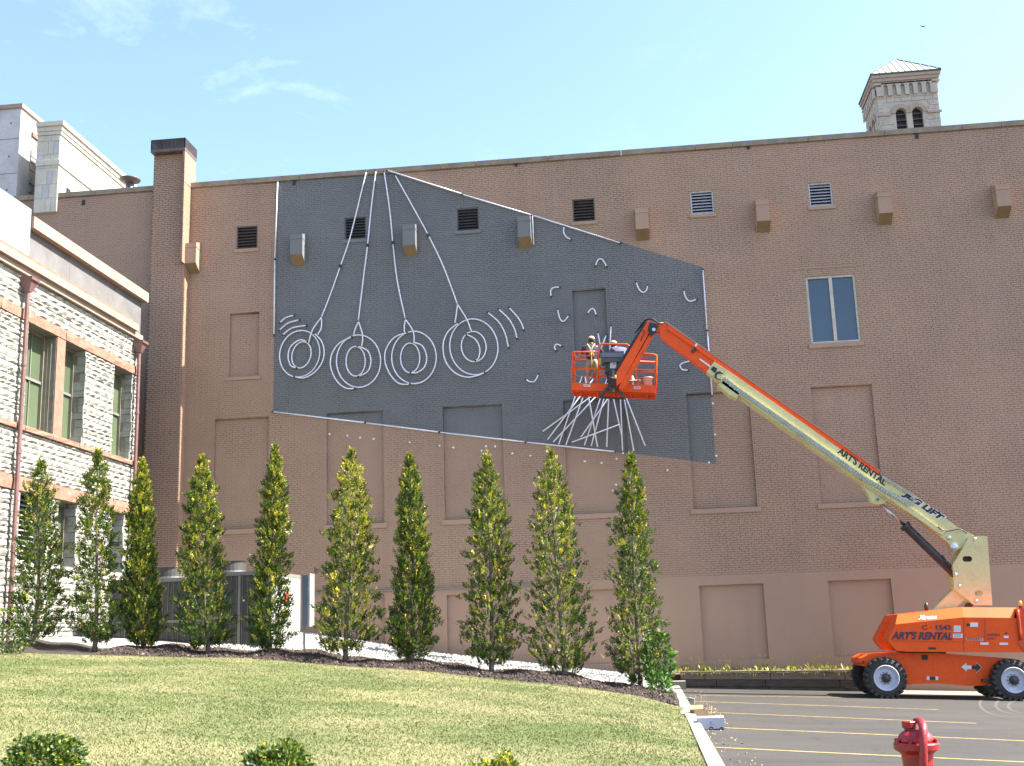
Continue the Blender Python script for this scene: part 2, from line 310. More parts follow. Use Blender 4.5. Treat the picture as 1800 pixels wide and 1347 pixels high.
def mulch_z(x,y):
    e=edge_y(x); t=np.clip((y-e)/.5,0,1)*np.clip((e+3.3-y)/.7,0,1)
    return zg(x,y)+t*(.07+.05*np.sin(x*2.1)+.03*np.sin(x*5.3+y*2))-.05*(1-np.clip((y-e)/.12,0,1))-.05*(1-np.clip((e+3.2-y)/.3,0,1))
sheet('mulch_bed',np.linspace(-15,.56,150),np.linspace(23.8,29,60),mulch_z,M['mulch'],skip=lambda x,y:y<edge_y(x)-.15 or y>edge_y(x)+3.2)
sheet('gravel_bank',np.linspace(-22,.58,60),np.linspace(26.4,36.2,40),lambda x,y:zg(x,y)+bump2(x,y)-.02,M['gravel'])
# mulch chips, gravel stones, grass blades, dry leaves: uncountable stuff
def chips(name,n,xr,yf,zf,size,mats,label,cat,flat=.4,probs=None):
    x=rng.uniform(*xr,n); y=yf(x,n); z=zf(x,y); c=np.stack([x,y,z],-1); s_=size*rng.uniform(.5,1.4,n)
    a=rng.normal(size=(n,3)); a/=np.linalg.norm(a,axis=1)[:,None]; b=np.cross(a,rng.normal(size=(n,3))); b/=np.linalg.norm(b,axis=1)[:,None]; a[:,2]*=flat; b[:,2]*=flat
    d=np.stack([0*x,0*x,s_*.7],-1); a=a*s_[:,None]; b=b*(s_*.6)[:,None]
    v=np.stack([c+a,c+b,c+d,c+b,c-a,c+d,c-a,c-b,c+d,c-b,c+a,c+d],1).reshape(-1,3)
    mi=rng.choice(len(mats),n,p=probs).repeat(4)
    o=np_mesh(name,v,3,None,origin=(float(x.mean()),float(y.mean()),float(z.min())),mats=mats,mi=mi,kind='stuff'); return tag(o,label,cat)
chips('bark_mulch',14000,(-12,.5),lambda x,n:edge_y(x)+rng.uniform(0,3.0,n),lambda x,y:mulch_z(x,y)+.005,.045,[M['chip'],M['chipl']],'dark bark mulch spread along the foot of the tree row','mulch',probs=[.965,.035])
chips('gravel',9000,(-11,.5),lambda x,n:edge_y(x)+rng.uniform(2.8,10,n),lambda x,y:zg(x,np.minimum(y,35.8))-.01,.05,[M['gstone'],M['gravel']],'pale gravel covering the bank between the trees and the brick wall','gravel',probs=[.5,.5])
n=250000
yy=rng.uniform(10.5,26.3,n)**1.0; xx=.62-(rng.uniform(0,1,n))*(.54*yy+2.2); keep=(yy<edge_y(xx)+.12+.08*np.sin(xx*9))&(xx>-15.14); xx,yy=xx[keep],yy[keep]; n=len(xx)
zz=zg(xx,yy)+bump2(xx,yy)*.6-.006; h=rng.uniform(.010,.032,n); a=rng.uniform(0,2*np.pi,n); lean=rng.normal(0,.02,(n,2)); w=rng.uniform(.003,.007,n)*1.3
c=np.stack([xx,yy,zz],-1); dv=np.stack([np.cos(a)*w,np.sin(a)*w,0*w],-1); tip=c+np.stack([lean[:,0],lean[:,1],h],-1)
tag(np_mesh('grass',np.stack([c-dv,c+dv,tip],1).reshape(-1,3),3,M['blade'],origin=(-5,18,.5),kind='stuff'),'short mown grass with dry yellow patches sloping up to the trees','grass')
chips('fallen_leaves',520,(.80,1.35),lambda x,n:np.where(rng.uniform(size=n)<.55,rng.normal(24.5,1.6,n),rng.uniform(14,34,n)),lambda x,y:-SL*(x-.8)+.002,.02,[M['leafdry'],M['chipl']],'dry leaves and grit gathered against the kerb','leaves',probs=[.75,.25])
# kerb
kb=thing('kerb',(.7,24,0),None,None); kb['kind']='structure'
ky=[2,5,8,11,14,16.9,19.8,22.6,25.4,28.2,31.0,34.6]
for i in range(len(ky)-1):
    m=MB(); y0,y1=ky[i]+.006,ky[i+1]-.006; w0=.60 if y1<23 else .50; t=.115
    m.prism([(w0,y0,-.25),(.80,y0,-.25),(.80,y0,t-.02),(.78,y0,t),(w0,y0,t)],(0,y1-y0,0)); m.build('kerb_stone',M['kerb'],kb)
m=MB(); m.box((.30,34.0,-.2),(.98,34.62,.22)); m.build('kerb_end_block',M['kerb'],kb)
# stall lines
def strip(name,a,b,w,z,m_,label=None):
    a=Vector(a);b=Vector(b); d=(b-a).normalized(); r=Vector((-d.y,d.x,0))*w/2; mb=MB(); k=14
    vs=[]
    for i in range(k+1):
        p=a.lerp(b,i/k)
        for q in (p-r,p+r): vs.append((q.x,q.y,-SL*(q.x-.8)+z))
    mb.add(vs,[(2*i,2*i+2,2*i+3,2*i+1) for i in range(k)]); o=mb.build(name,m_); o['kind']='structure'; return o
for (x0,y0,x1,y1) in [(1248,1314,1985,1349),(1225,1278,1985,1311),(1235,1252,1716,1272),(1215,1233,1651,1248),(1230,1223,1480,1226.5)]:
    a=PG(x0,y0); b=PG(x1,y1); a.x=max(a.x,.86); strip('parking_line',a,b,.10,.004,M['line'])
strip('boom_shadow_strip',PG(1196,1213),PG(1500,1220),.07,.0045,M['timber'])  # dark strip painted where the boom's shadow crosses the ground
# pale tyre scuffs
for (cx,cy,rx,ry,a0,a1) in [(1800,1238,78,26,2.0,3.9),(1800,1240,50,17,1.9,3.7),(1812,1242,40,13,2,3.6)]:
    pts=[PG(cx+rx*math.cos(t),cy+ry*math.sin(t)) for t in np.linspace(a0,a1+.6,16)]
    mb=MB(); vs=[]
    for i,p in enumerate(pts):
        d=(pts[min(i+1,15)]-pts[max(i-1,0)]).normalized(); r=Vector((-d.y,d.x,0))*.035
        for q in (p-r,p+r): vs.append((q.x,q.y,-SL*(q.x-.8)+.004))
    mb.add(vs,[(2*i,2*i+2,2*i+3,2*i+1) for i in range(15)]); o=mb.build('tyre_mark',M['scuff']); o['kind']='structure'
# concrete apron, planter soil
mb=MB(); mb.box((5.9,33.6,-.9),(20,36,-.02)); v=mb.v; mb.v=[(x,y,z-SL*(x-.8)+.03 if z>-.5 else z) for x,y,z in v]; tag(mb.build('concrete_apron',M['sand']),kind='structure')
def planter_z(x): return float(P(1190,1184,34.8).z)+(float(P(1490,1181,34.8).z)-float(P(1190,1184,34.8).z))*(x-P(1190,1184,34.8).x)/(P(1490,1181,34.8).x-P(1190,1184,34.8).x)
sheet('planter_bed',np.linspace(.6,6.2,20),np.linspace(34.9,36.1,5),lambda x,y:np.vectorize(planter_z)(x)-.03+.10*(y-34.9)+.02*np.sin(x*7+y*3),M['soil'])
# timber retaining wall
tw=thing('timber_retaining_wall',(3.3,34.8,0),'low weathered timber retaining wall holding the weedy strip below the brick wall','retaining wall')
x0,x1=.86,6.1; zt=lambda x:planter_z(x); nrow=3
for r in range(nrow):
    edges=[x0]+sorted(random.uniform(x0+.6+k*1.75,x0+1.4+k*1.75) for k in range(3))+[x1]
    for a,b in zip(edges[:-1],edges[1:]):
        j=random.uniform(-.02,.02)
        def zz_(x,k): zb=-SL*(x-.8)-.12; return zb+(zt(x)-zb)*k/nrow
        a_,b_=a+.008,b-.008; m=MB(); g_=.008
        q=[]
        for zk in (r,r+1):
            for (x,y) in ((a_,34.78+j),(b_,34.78+j),(b_,34.93+j),(a_,34.93+j)): q.append((x,y,zz_(x,zk)+(g_ if zk==r else -g_)))
        m.hexa(q); m.build('timber',M['timbt'] if r==nrow-1 else M['timber'],tw)
m=MB()
q=[]
for dz in (0.004,.05):
    for (x,y) in ((x0,34.74),(x1,34.74),(x1,35.0),(x0,35.0)): q.append((x,y,zt(x)+dz))
m.hexa(q); m.build('cap_board',M['timbt'],tw)
# weeds
vs=[];mi=[]
for i in range(330):
    x=random.uniform(.7,6.1); dens=.5+.5*math.sin(x*4.1)+.3*math.sin(x*11)
    if random.random()>.35+.5*dens: continue
    y=random.uniform(34.9,35.85); z=planter_z(x)-.02+.1*(y-34.9); big=random.random()<.25; hh=random.uniform(.04,.14)*(1.5 if big else 1)
    for k in range(random.randint(5,9)):
        a=random.uniform(0,6.28); l=random.uniform(.3,.9)*hh; tip=Vector((x+math.cos(a)*l,y+math.sin(a)*l,z+hh*random.uniform(.5,1.1))); w=.012 if not big else .022
        p=Vector((x,y,z)); sdir=Vector((-math.sin(a),math.cos(a),0))*w; mid=p.lerp(tip,.55)
        vs+=[p,mid+sdir,tip,p,tip,mid-sdir]; mi+=[random.choice([1,2,2,3,3,3,4])]*2
for i in range(46):   # dry stalks with seed heads
    x=random.uniform(.8,6.0); y=random.uniform(34.95,35.7); z=planter_z(x); tip=Vector((x+random.uniform(-.12,.12),y-.05,z+random.uniform(.18,.5))); d=Vector((.005,0,0)); p=Vector((x,y,z))
    vs+=[p-d,p+d,tip]; mi+=[3]
    for k in range(5):
        q=tip+Vector([random.uniform(-.02,.02) for _ in range(3)]); vs+=[q-Vector((.016,0,.01)),q+Vector((.016,0,-.01)),q+Vector((0,0,.028))]; mi+=[3]
for i in range(60):   # tufts hanging over the cap board
    x=random.uniform(.9,5.5); z=zt(x)+.05; p=Vector((x,34.76,z)); tip=p+Vector((random.uniform(-.06,.06),-.05,-random.uniform(.04,.22))); d=Vector((.012,0,0)); vs+=[p-d,p+d,tip]; mi+=[random.choice([3,4,2])]
tag(np_mesh('weeds',np.array([tuple(v) for v in vs]),3,None,origin=(3.4,35.3,.4),mats=LEAF,mi=mi,kind='stuff'),'dry and green weeds growing along the top of the timber wall','weeds')

# ================================================================== BRICK BUILDING
D=36.0
bb=thing('brick_building',(-2,D,0),'long tan painted brick building with a grey mural field and bricked up windows','building')
RX0,RX1=-24.0,15.5; ZTOP=16.86; ZB=-1.1
def wz(x,y,Y=D): p=P(x,y,Y); return p.x,p.z
def rect(xl,yt,xr,yb):
    a=P(xl,yt,D); b=P(xr,yt,D); c=P(xl,yb,D); return (a.x,b.x,c.z,a.z)
holes=[]   # x0,x1,z0,z1,depth,kind
u0=5.05; ut=8.33
upx=[(377.7,472.3),(574.4,673.6),(778.6,882.2),(990,1099),(1207,1316.5),(1425.6,1532.9)]
zt_u=np.mean([P(x,y,D).z for x,y in ((377.7,737.8),(574,727.7),(778,716.3),(990,704.7),(1207,692.8),(1425.6,681))])
zb_u=np.mean([P(x,y,D).z for x,y in ((675,919.9),(782,914.9),(1219.6,895.6),(1328.9,890.7),(1443,885.6))])
for a,b in upx:
    yt=730-.05*(a-570); xa=P(a,yt,D).x; xb=P(b,yt,D).x; holes.append((xa,xb,zb_u,zt_u,.10,'brick'))
holes.append((P(1655,668,D).x,P(1763,662,D).x,zb_u,zt_u,.10,'brick'))if False else None
zt_l=np.mean([P(x,y,D).z for x,y in ((785,1046),(1227.2,1030.7),(1455.3,1020.6))]); zb_l=np.mean([P(x,y,D).z for x,y in ((1236,1163),(1346.6,1157.4))])
for xa,xb in [(h[0],h[1]) for h in holes if h][1:]: holes.append((xa,xb,max(zb_l,.5),zt_l,.10,'smooth'))
holes=[h for h in holes if h]
mz_t=P(404.4,552,D).z; mz_b=P(404,664,D).z
holes.append((P(404.4,552,D).x,P(455.8,549,D).x,mz_b,mz_t,.10,'brick'))
holes.append((P(1005.8,511.6,D).x,P(1063.7,508.5,D).x,P(1012,625,D).z,P(1005.8,511.6,D).z,.10,'brick'))
vents=[((416.3,399,452.9,439),'slatb'),((605.9,383.6,644.8,422.5),'slatd'),((803,367.3,844.2,407),'slatd'),((1005.8,351.3,1047,391.4),'slatb'),((1213,337.5,1256,378),'slatw'),((1420.4,323.2,1462.8,364.4),'slatw')]
VR=[]
for (a,b,c,d),mname in vents:
    r=rect(a,(b),c,d); r=(r[0],r[0]+.72,P(a,d,D).z,P(a,b,D).z); VR.append((r,mname)); holes.append((*r,.16,'vent'))
win=(P(1415.3,487,D).x,P(1502.6,483,D).x,P(1428,605,D).z,P(1415.3,487,D).z); holes.append((*win,.16,'window'))
def cut_grid(x0,x1,z0,z1,holes):
    xs=sorted({x0,x1,*[h[0] for h in holes],*[h[1] for h in holes]}); zs=sorted({z0,z1,*[h[2] for h in holes],*[h[3] for h in holes]})
    return [x for x in xs if x0<=x<=x1],[z for z in zs if z0<=z<=z1]
xs,zs=cut_grid(RX0,RX1,ZB,ZTOP,holes); m=MB()
for i in range(len(xs)-1):
    for j in range(len(zs)-1):
        cx,cz=(xs[i]+xs[i+1])/2,(zs[j]+zs[j+1])/2
        if any(h[0]<cx<h[1] and h[2]<cz<h[3] for h in holes): continue
        m.add([(xs[i],D,zs[j]),(xs[i+1],D,zs[j]),(xs[i+1],D,zs[j+1]),(xs[i],D,zs[j+1])],[(0,1,2,3)])
for (a,b,c,d,dep,k) in holes:
    m.add([(a,D,c),(a,D,d),(a,D+dep,d),(a,D+dep,c)],[(0,1,2,3)]); m.add([(b,D,c),(b,D+dep,c),(b,D+dep,d),(b,D,d)],[(0,1,2,3)])
    m.add([(a,D,d),(b,D,d),(b,D+dep,d),(a,D+dep,d)],[(0,1,2,3)]); m.add([(a,D,c),(a,D+dep,c),(b,D+dep,c),(b,D,c)],[(0,1,2,3)])
m.add([(RX0,D,ZB),(RX0,D,ZTOP),(RX0,54,ZTOP),(RX0,54,ZB)],[(0,1,2,3)]); m.add([(RX1,D,ZB),(RX1,54,ZB),(RX1,54,ZTOP),(RX1,D,ZTOP)],[(0,1,2,3)]); m.add([(RX0,54,ZB),(RX0,54,ZTOP),(RX1,54,ZTOP),(RX1,54,ZB)],[(0,1,2,3)])
m.build('wall',M['joint'],bb)
m=MB(); m.add([(RX0,D+.3,16.4),(RX1,D+.3,16.4),(RX1,54,16.4),(RX0,54,16.4)],[(0,1,2,3)]); m.add([(RX0,D+.3,16.4),(RX0,D+.3,ZTOP),(RX1,D+.3,ZTOP),(RX1,D+.3,16.4)],[(0,1,2,3)]); m.build('roof',M['roofd'],bb)
# smooth rendered ground storey, sheet 8 mm proud of the backing
zsm=3.20
xs,zs=cut_grid(RX0,RX1,ZB,zsm,[h for h in holes if h[5]=='smooth']); m=MB()
for i in range(len(xs)-1):
    for j in range(len(zs)-1):
        cx,cz=(xs[i]+xs[i+1])/2,(zs[j]+zs[j+1])/2
        if any(h[0]<cx<h[1] and h[2]<cz<h[3] for h in holes): continue
        m.add([(xs[i],D-.010,zs[j]),(xs[i+1],D-.010,zs[j]),(xs[i+1],D-.010,zs[j+1]),(xs[i],D-.010,zs[j+1])],[(0,1,2,3)])
m.add([(RX0,D-.01,zsm),(RX1,D-.01,zsm),(RX1,D,zsm),(RX0,D,zsm)],[(0,1,2,3)])
m.build('render_band',M['tan'],bb)
for h in holes:
    if h[5] in('brick','smooth'):
        m=MB(); m.add([(h[0],D+h[4],h[2]),(h[1],D+h[4],h[2]),(h[1],D+h[4],h[3]),(h[0],D+h[4],h[3])],[(0,1,2,3)]); m.build('infill_panel',M['joint'] if h[5]=='brick' else M['tan'],bb)
# every brick: a block with its own joints (joined: tens of thousands)
def brick_boxes(o,u,v,nrm,u0,u1,v0,v1,holes,course=.0677,bl=.21,gap=.013,proud=.012):
    o,u,v,nrm=[np.array(a,float) for a in(o,u,v,nrm)]; q=[]; k=0
    nr=int((v1-v0)/course)
    for r in range(nr):
        va=v0+r*course; vb=va+course; vc=(va+vb)/2
        ivs=[(u0,u1)]
        for h in holes:
            if h[2]-.02<vc<h[3]+.02:
                nv=[]
                for a,b in ivs:
                    if h[1]<=a or h[0]>=b: nv.append((a,b)); continue
                    if h[0]>a: nv.append((a,h[0]))
                    if h[1]<b: nv.append((h[1],b))
                ivs=nv
        off=(r%2)*bl/2+((r%6==5)*bl/4)
        for a,b in ivs:
            s0=math.floor((a-off)/bl); e=s0*bl+off
            while e<b:
                x0=max(e,a)+gap/2; x1=min(e+bl,b)-gap/2; e+=bl
                if x1-x0>.03: q.append((x0,x1,va+gap/2,vb-gap/2))
    q=np.array(q); n=len(q); pr=proud*rng.uniform(.55,1.25,n); j=rng.normal(0,.0012,(n,4)); q=q+j
    def pt(uu,vv,d): return o+uu[:,None]*u+vv[:,None]*v+d[:,None]*nrm
    z0=np.zeros(n)-.001
    A,B,C,E=pt(q[:,0],q[:,2],pr),pt(q[:,1],q[:,2],pr),pt(q[:,1],q[:,3],pr),pt(q[:,0],q[:,3],pr)
    a,b,c,e=pt(q[:,0],q[:,2],z0),pt(q[:,1],q[:,2],z0),pt(q[:,1],q[:,3],z0),pt(q[:,0],q[:,3],z0)
    return np.stack([A,B,C,E, a,b,B,A, b,c,C,B, c,e,E,C, e,a,A,E],1).reshape(-1,3)
cxl=P(272,265,35.35).x; cxr=P(325,264,35.35).x    # chimney sides
allq=[brick_boxes((0,D,0),(1,0,0),(0,0,1),(0,-1,0),-20.2,14.0,zsm+.004,ZTOP-.01,holes+[(cxl,cxr,-9,99)])]
for h in holes:
    if h[5]=='brick': allq.append(brick_boxes((0,D+h[4],0),(1,0,0),(0,0,1),(0,-1,0),h[0],h[1],h[2]+.03,h[3],[],proud=.008))
np_mesh('brick_courses',np.concatenate(allq),4,M['wall'],bb,kind='stuff')
# sills
def sill(a,b,z,h=.13,proud=.05,over=.10):
    m=MB(); m.box((a-over,D-proud,z-h),(b+over,D+.08,z)); m.build('sill',M['wall'],bb)
for h in holes:
    if h[5]=='brick': sill(h[0],h[1],h[2],.15 if h[3]-h[2]>3 else .1)
    if h[5] in('vent','window'): sill(h[0],h[1],h[2],.11 if h[5]=='vent' else .14,over=.07)
# copings
zc0=ZTOP; cx=RX0
while cx<RX1:
    nx=min(cx+random.choice([2.4,2.4,2.4,1.2]),RX1)
    m=MB(); m.prism([(cx+.006,D-.07,zc0),(cx+.006,D+.42,zc0),(cx+.006,D+.42,zc0+.2),(cx+.006,D-.07,zc0+.17)],(nx-cx-.012,0,0))
    if not (cx>cxl-.2 and nx<cxr+.2): m.build('coping_stone',M['coping'],bb)
    cx=nx
# vents
for (a,b,c,d),mn in VR:
    v=MB(); v.box((a,D+.12,c),(b,D+.155,d)); fr=v.build('louver_vent',M['dark'],bb)
    m=MB(); t=.035
    m.box((a,D+.02,c),(a+t,D+.12,d)); m.box((b-t,D+.02,c),(b,D+.12,d)); m.box((a+t,D+.02,d-t),(b-t,D+.12,d)); m.box((a+t,D+.02,c),(b-t,D+.12,c+t)); m.build('frame',M[mn if mn!='slatw' else 'slatw'],fr)
    ns=7; hh=(d-c-2*t)/ns; src=None
    for i in range(ns):
        z=c+t+i*hh; m=MB(); m.prism([(a+t,D+.025,z+.012),(a+t,D+.035,z+.004),(a+t,D+.115,z+hh*.62),(a+t,D+.105,z+hh*.62+.01)],(b-a-2*t,0,0)); m.build('slat',M[mn],fr)
# right window
a,b,c,d=win; v=MB(); v.box((a,D+.14,c),(b,D+.155,d)); fr=v.build('window',M['dark'],bb); t=.07
m=MB(); m.box((a,D+.03,c),(a+t,D+.14,d)); m.box((b-t,D+.03,c),(b,D+.14,d)); m.box((a+t,D+.03,d-t),(b-t,D+.14,d)); m.box((a+t,D+.03,c),(b-t,D+.14,c+t)); mid=(a+b)/2+.0; m.box((mid-.05,D+.02,c+t),(mid+.05,D+.14,d-t)); m.build('window_frame',M['framew'],fr)
for (p,q) in ((a+t,mid-.05),(mid+.05,b-t)):
    m=MB(); m.box((p,D+.10,c+t),(q,D+.112,d-t)); m.build('pane',M['glassb'],fr)
a_=P(1395,473,D); b_=P(1516,467,D); m=MB(); m.box((a_.x,D-.03,a_.z-.03),(b_.x,D,a_.z+.015)); m.build('steel_lintel',M['tan'],bb)
# boxed housings that stand out from the wall
for (xl,xr,yb) in [(323,343.5,463),(509.7,532,448),(707.9,730.5,431.5),(910.5,934.5,417),(1118,1145,403),(1331,1358,389),(1545.8,1572,375.3),(1754,1776,363)]:
    Yf=35.60; p=P(xl,yb,Yf); x0=p.x; w=.415; z0=p.z; hgt=.70
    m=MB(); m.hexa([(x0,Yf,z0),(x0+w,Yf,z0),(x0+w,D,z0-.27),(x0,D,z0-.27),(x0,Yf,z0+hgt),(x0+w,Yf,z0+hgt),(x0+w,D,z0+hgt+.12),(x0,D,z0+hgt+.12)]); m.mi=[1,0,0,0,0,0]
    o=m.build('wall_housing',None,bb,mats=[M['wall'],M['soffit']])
    m=MB(); m.box((x0-.012,Yf-.014,z0+hgt-.16),(x0+w+.012,D,z0+hgt-.13)); m.build('lip',M['wall'],o)
# scuppers
for (x,y) in [(147,357),(517,321.5),(907,288.5),(1315,258),(1611,239.5)]:
    p=P(x,y,D); m=MB(); m.box((p.x-.05,D-.035,p.z-.09),(p.x+.05,D,p.z+.09)); m.build('scupper',M['dark'],bb)
# conduit
a_=P(548,1042,D); b_=P(945,1030.3,D); m=MB(); m.tube([(a_.x,D-.05,3.12),(-6,D-.05,3.11),(b_.x,D-.05,3.12)],.035); m.build('conduit',M['acg'],bb)
# roof vent with cowl
rv=P(228,327,37.5); m=MB(); m.lathe([(.16,-1),(.16,.16)],(rv.x,37.5,rv.z),16); o=m.build('roof_vent',M['steel'],bb,smooth=True)
m=MB(); m.lathe([(.12,.10),(.33,.17),(.385,.23),(.37,.26),(.17,.34),(.02,.36)],(rv.x,37.5,rv.z),20); m.build('cowl',M['slatb'],o,smooth=True)
# chimney
zst=P(316,460,35.35).z
ch=MB(); ctop=P(325,264,35.35).z; yf1,yf2=35.35,35.62
cxl=P(271.5,265,yf2).x; ch.box((cxl,yf2,-1),(cxr,36.35,ctop)); ch.box((cxr-.07,yf1,zst),(cxr,yf2-.001,ctop)); chim=ch.build('chimney',M['chj'],bb)
qs=[brick_boxes((0,yf2,0),(1,0,0),(0,0,1),(0,-1,0),cxl,cxr-.07,zst,ctop,[],gap=.02,proud=.016),brick_boxes((0,yf2,0),(1,0,0),(0,0,1),(0,-1,0),cxl,cxr,1.5,zst,[],gap=.017),
    brick_boxes((cxr,0,0),(0,1,0),(0,0,1),(1,0,0),yf1,36.0,zst,ZTOP,[],proud=.006),brick_boxes((cxr,0,0),(0,1,0),(0,0,1),(1,0,0),yf1,36.35,ZTOP,ctop,[],proud=.006),brick_boxes((cxr,0,0),(0,1,0),(0,0,1),(1,0,0),yf2,36.0,1.5,zst,[],proud=.006)]
np_mesh('chimney_bricks',np.concatenate(qs),4,M['tan'],chim,kind='stuff')
sc=MB(); zt1=P(326,243,35.35).z; e=.01; sc.box((cxl-e,yf1-e,ctop),(cxr+e,36.38,ctop+.10)); sc.build('metal_curb',M['slatb'],chim)
sc=MB()
for (x,y) in ((cxl-e,yf1-e),(cxr+e-.03,yf1-e),(cxl-e,36.35),(cxr+e-.03,36.35)): sc.box((x,y,ctop+.10),(x+.03,y+.03,zt1))
sc.box((cxl-e,yf1-e,zt1),(cxr+e,36.38,zt1+.02)); sc.build('cap_frame',M['black'],chim)
sc=MB(); X0,X1,Y0,Y1=cxl-e,cxr+e,yf1-e,36.38; z0,z1=ctop+.1,zt1
for k in range(26):
    x=X0+(X1-X0)*(k+.5)/26; sc.box((x-.007,Y0,z0),(x+.007,Y0+.01,z1)); sc.box((x-.007,Y1-.01,z0),(x+.007,Y1,z1)); y=Y0+(Y1-Y0)*(k+.5)/26; sc.box((X0,y-.007,z0),(X0+.01,y+.007,z1)); sc.box((X1-.01,y-.007,z0),(X1,y+.007,z1))
for k in range(1,9):
    z=z0+(z1-z0)*k/9; sc.box((X0,Y0+.01,z-.005),(X1,Y0+.018,z+.005)); sc.box((X0,Y1-.018,z-.005),(X1,Y1-.01,z+.005)); sc.box((X0+.01,Y0,z-.005),(X0+.018,Y1,z+.005)); sc.box((X1-.018,Y0,z-.005),(X1-.01,Y1,z+.005))
sc.build('mesh_screen',M['slatb'],chim,kind='stuff')

# ================================================================== STONE BUILDING
SX=-15.2; SE=33.62; S0=22.0
sb=thing('stone_building',(-18,29,1.5),'pale rock faced limestone building with red sandstone lintels and tall windows','building')
wins=[(27.12,28.56,7.15,9.80,'tall'),(29.03,30.21,7.15,9.80,'tall'),(32.03,33.24,7.15,9.80,'tall'),(24.0,25.3,7.15,9.80,'tall')]
bas=[(27.18,28.5,3.8,5.50,'louver'),(29.12,30.1,3.8,5.50,'glass'),(32.25,33.0,3.8,5.50,'louver'),(24.1,25.2,3.8,5.5,'louver')]
wh=wins+bas; WD=.42
ys,zs=cut_grid(S0,SE,0,11.0,wh); m=MB()
for i in range(len(ys)-1):
    for j in range(len(zs)-1):
        cy,cz=(ys[i]+ys[i+1])/2,(zs[j]+zs[j+1])/2
        if any(h[0]<cy<h[1] and h[2]<cz<h[3] for h in wh): continue
        m.add([(SX,ys[i],zs[j]),(SX,ys[i+1],zs[j]),(SX,ys[i+1],zs[j+1]),(SX,ys[i],zs[j+1])],[(0,1,2,3)])
for (a,b,c,d,k) in wh:
    for yy_ in (a,b): m.add([(SX,yy_,c),(SX-WD,yy_,c),(SX-WD,yy_,d),(SX,yy_,d)],[(0,1,2,3)])
    m.add([(SX,a,d),(SX,b,d),(SX-WD,b,d),(SX-WD,a,d)],[(0,1,2,3)]); m.add([(SX,a,c),(SX-WD,a,c),(SX-WD,b,c),(SX,b,c)],[(0,1,2,3)])
m.box((-27,S0,0),(SX-WD-.3,SE,11.0)); m.add([(SX,SE,0),(-27,SE,0),(-27,SE,11),(SX,SE,11)],[(0,1,2,3)]); m.add([(SX,S0,0),(-27,S0,0),(-27,S0,11),(SX,S0,11)],[(0,1,2,3)])
m.build('wall',M['mortar'],sb)
m=MB(); m.box((-27,S0,11.0),(-15.8,SE,11.2)); m.build('roof',M['roofd'],sb)
# stones
variants=[]
for k in range(10):
    nu,nv=4,3; vs=[]; fs=[]
    for i in range(nu+1):
        for j in range(nv+1):
            edge=(i in(0,nu)) or (j in(0,nv)); vs.append(((.010 if edge else random.uniform(.018,.055)),i/nu-.5+(0 if edge else random.uniform(-.06,.06)),j/nv-.5+(0 if edge else random.uniform(-.08,.08))))
    for i in range(nu):
        for j in range(nv): a=i*(nv+1)+j; fs.append((a,a+nv+1,a+nv+2,a+1))
    n0=len(vs)
    ring=[(i,0) for i in range(nu)]+[(nu,j) for j in range(nv)]+[(i,nv) for i in range(nu,0,-1)]+[(0,j) for j in range(nv,0,-1)]
    for (i,j) in ring: x,y,z=vs[i*(nv+1)+j]; vs.append((-.04,y,z))
    for k2,(i,j) in enumerate(ring):
        i2,j2=ring[(k2+1)%len(ring)]; fs.append((i*(nv+1)+j,n0+k2,n0+(k2+1)%len(ring),i2*(nv+1)+j2))
    variants.append((np.array(vs),fs))
stones=[]
def lay(a,b,z0,z1,holes,avoid):
    z=z0
    while z<z1-.04:
        h=random.choice([.10,.12,.14,.17,.20]); 
        if z+h>z1-.08: h=z1-z
        y=a-random.uniform(0,.3)
        while y<b:
            l=random.uniform(.22,.60); y0,y1=max(y,a),min(y+l,b); y+=l
            segs=[(y0,y1)]
            for H in avoid:
                if H[2]<z+h/2<H[3]:
                    ns_=[]
                    for p,q in segs:
                        if H[1]<=p or H[0]>=q: ns_.append((p,q)); continue
                        if H[0]>p: ns_.append((p,H[0]))
                        if H[1]<q: ns_.append((H[1],q))
                    segs=ns_
            for p,q in segs:
                if q-p>.07: stones.append(((p+q)/2,z+h/2,q-p-.018,h-.018))
        z+=h
bands=[(5.50,5.87),(7.0,7.15),(9.80,10.08)]
lay(S0,SE,1.0,5.50,wh,bas); lay(S0,SE,5.87,7.0,wh,[]); lay(S0,SE,7.15,9.80,wh,wins+[(28.5,29.1,7.1,9.9)]); lay(S0,SE,10.08,10.93,wh,[])
stones.sort(key=lambda s_:-(s_[2]*s_[3]/(s_[0]**2))*(1 if s_[0]>25.2 and s_[1]>2.2 else .001))
vm=[]
for k,(vs,fs) in enumerate(variants):
    me=bpy.data.meshes.new('stone'); me.from_pydata(vs.tolist(),[],fs); me.materials.append(M['stone']); vm.append(me)
for k,(y,z,w,h) in enumerate(stones[:290]):
    o=bpy.data.objects.new('stone',vm[k%10]); COL.objects.link(o); o.parent=sb; o.location=Vector((SX,y,z))-ORG[sb.name]; o.scale=(random.uniform(.8,1.25),w,h)
V=[];F=[];k0=0
m=MB()
for k,(y,z,w,h) in enumerate(stones[290:]):
    vs,fs=variants[k%10]; m.add(vs*np.array([random.uniform(.8,1.25),w,h])+np.array([SX,y,z]),fs)
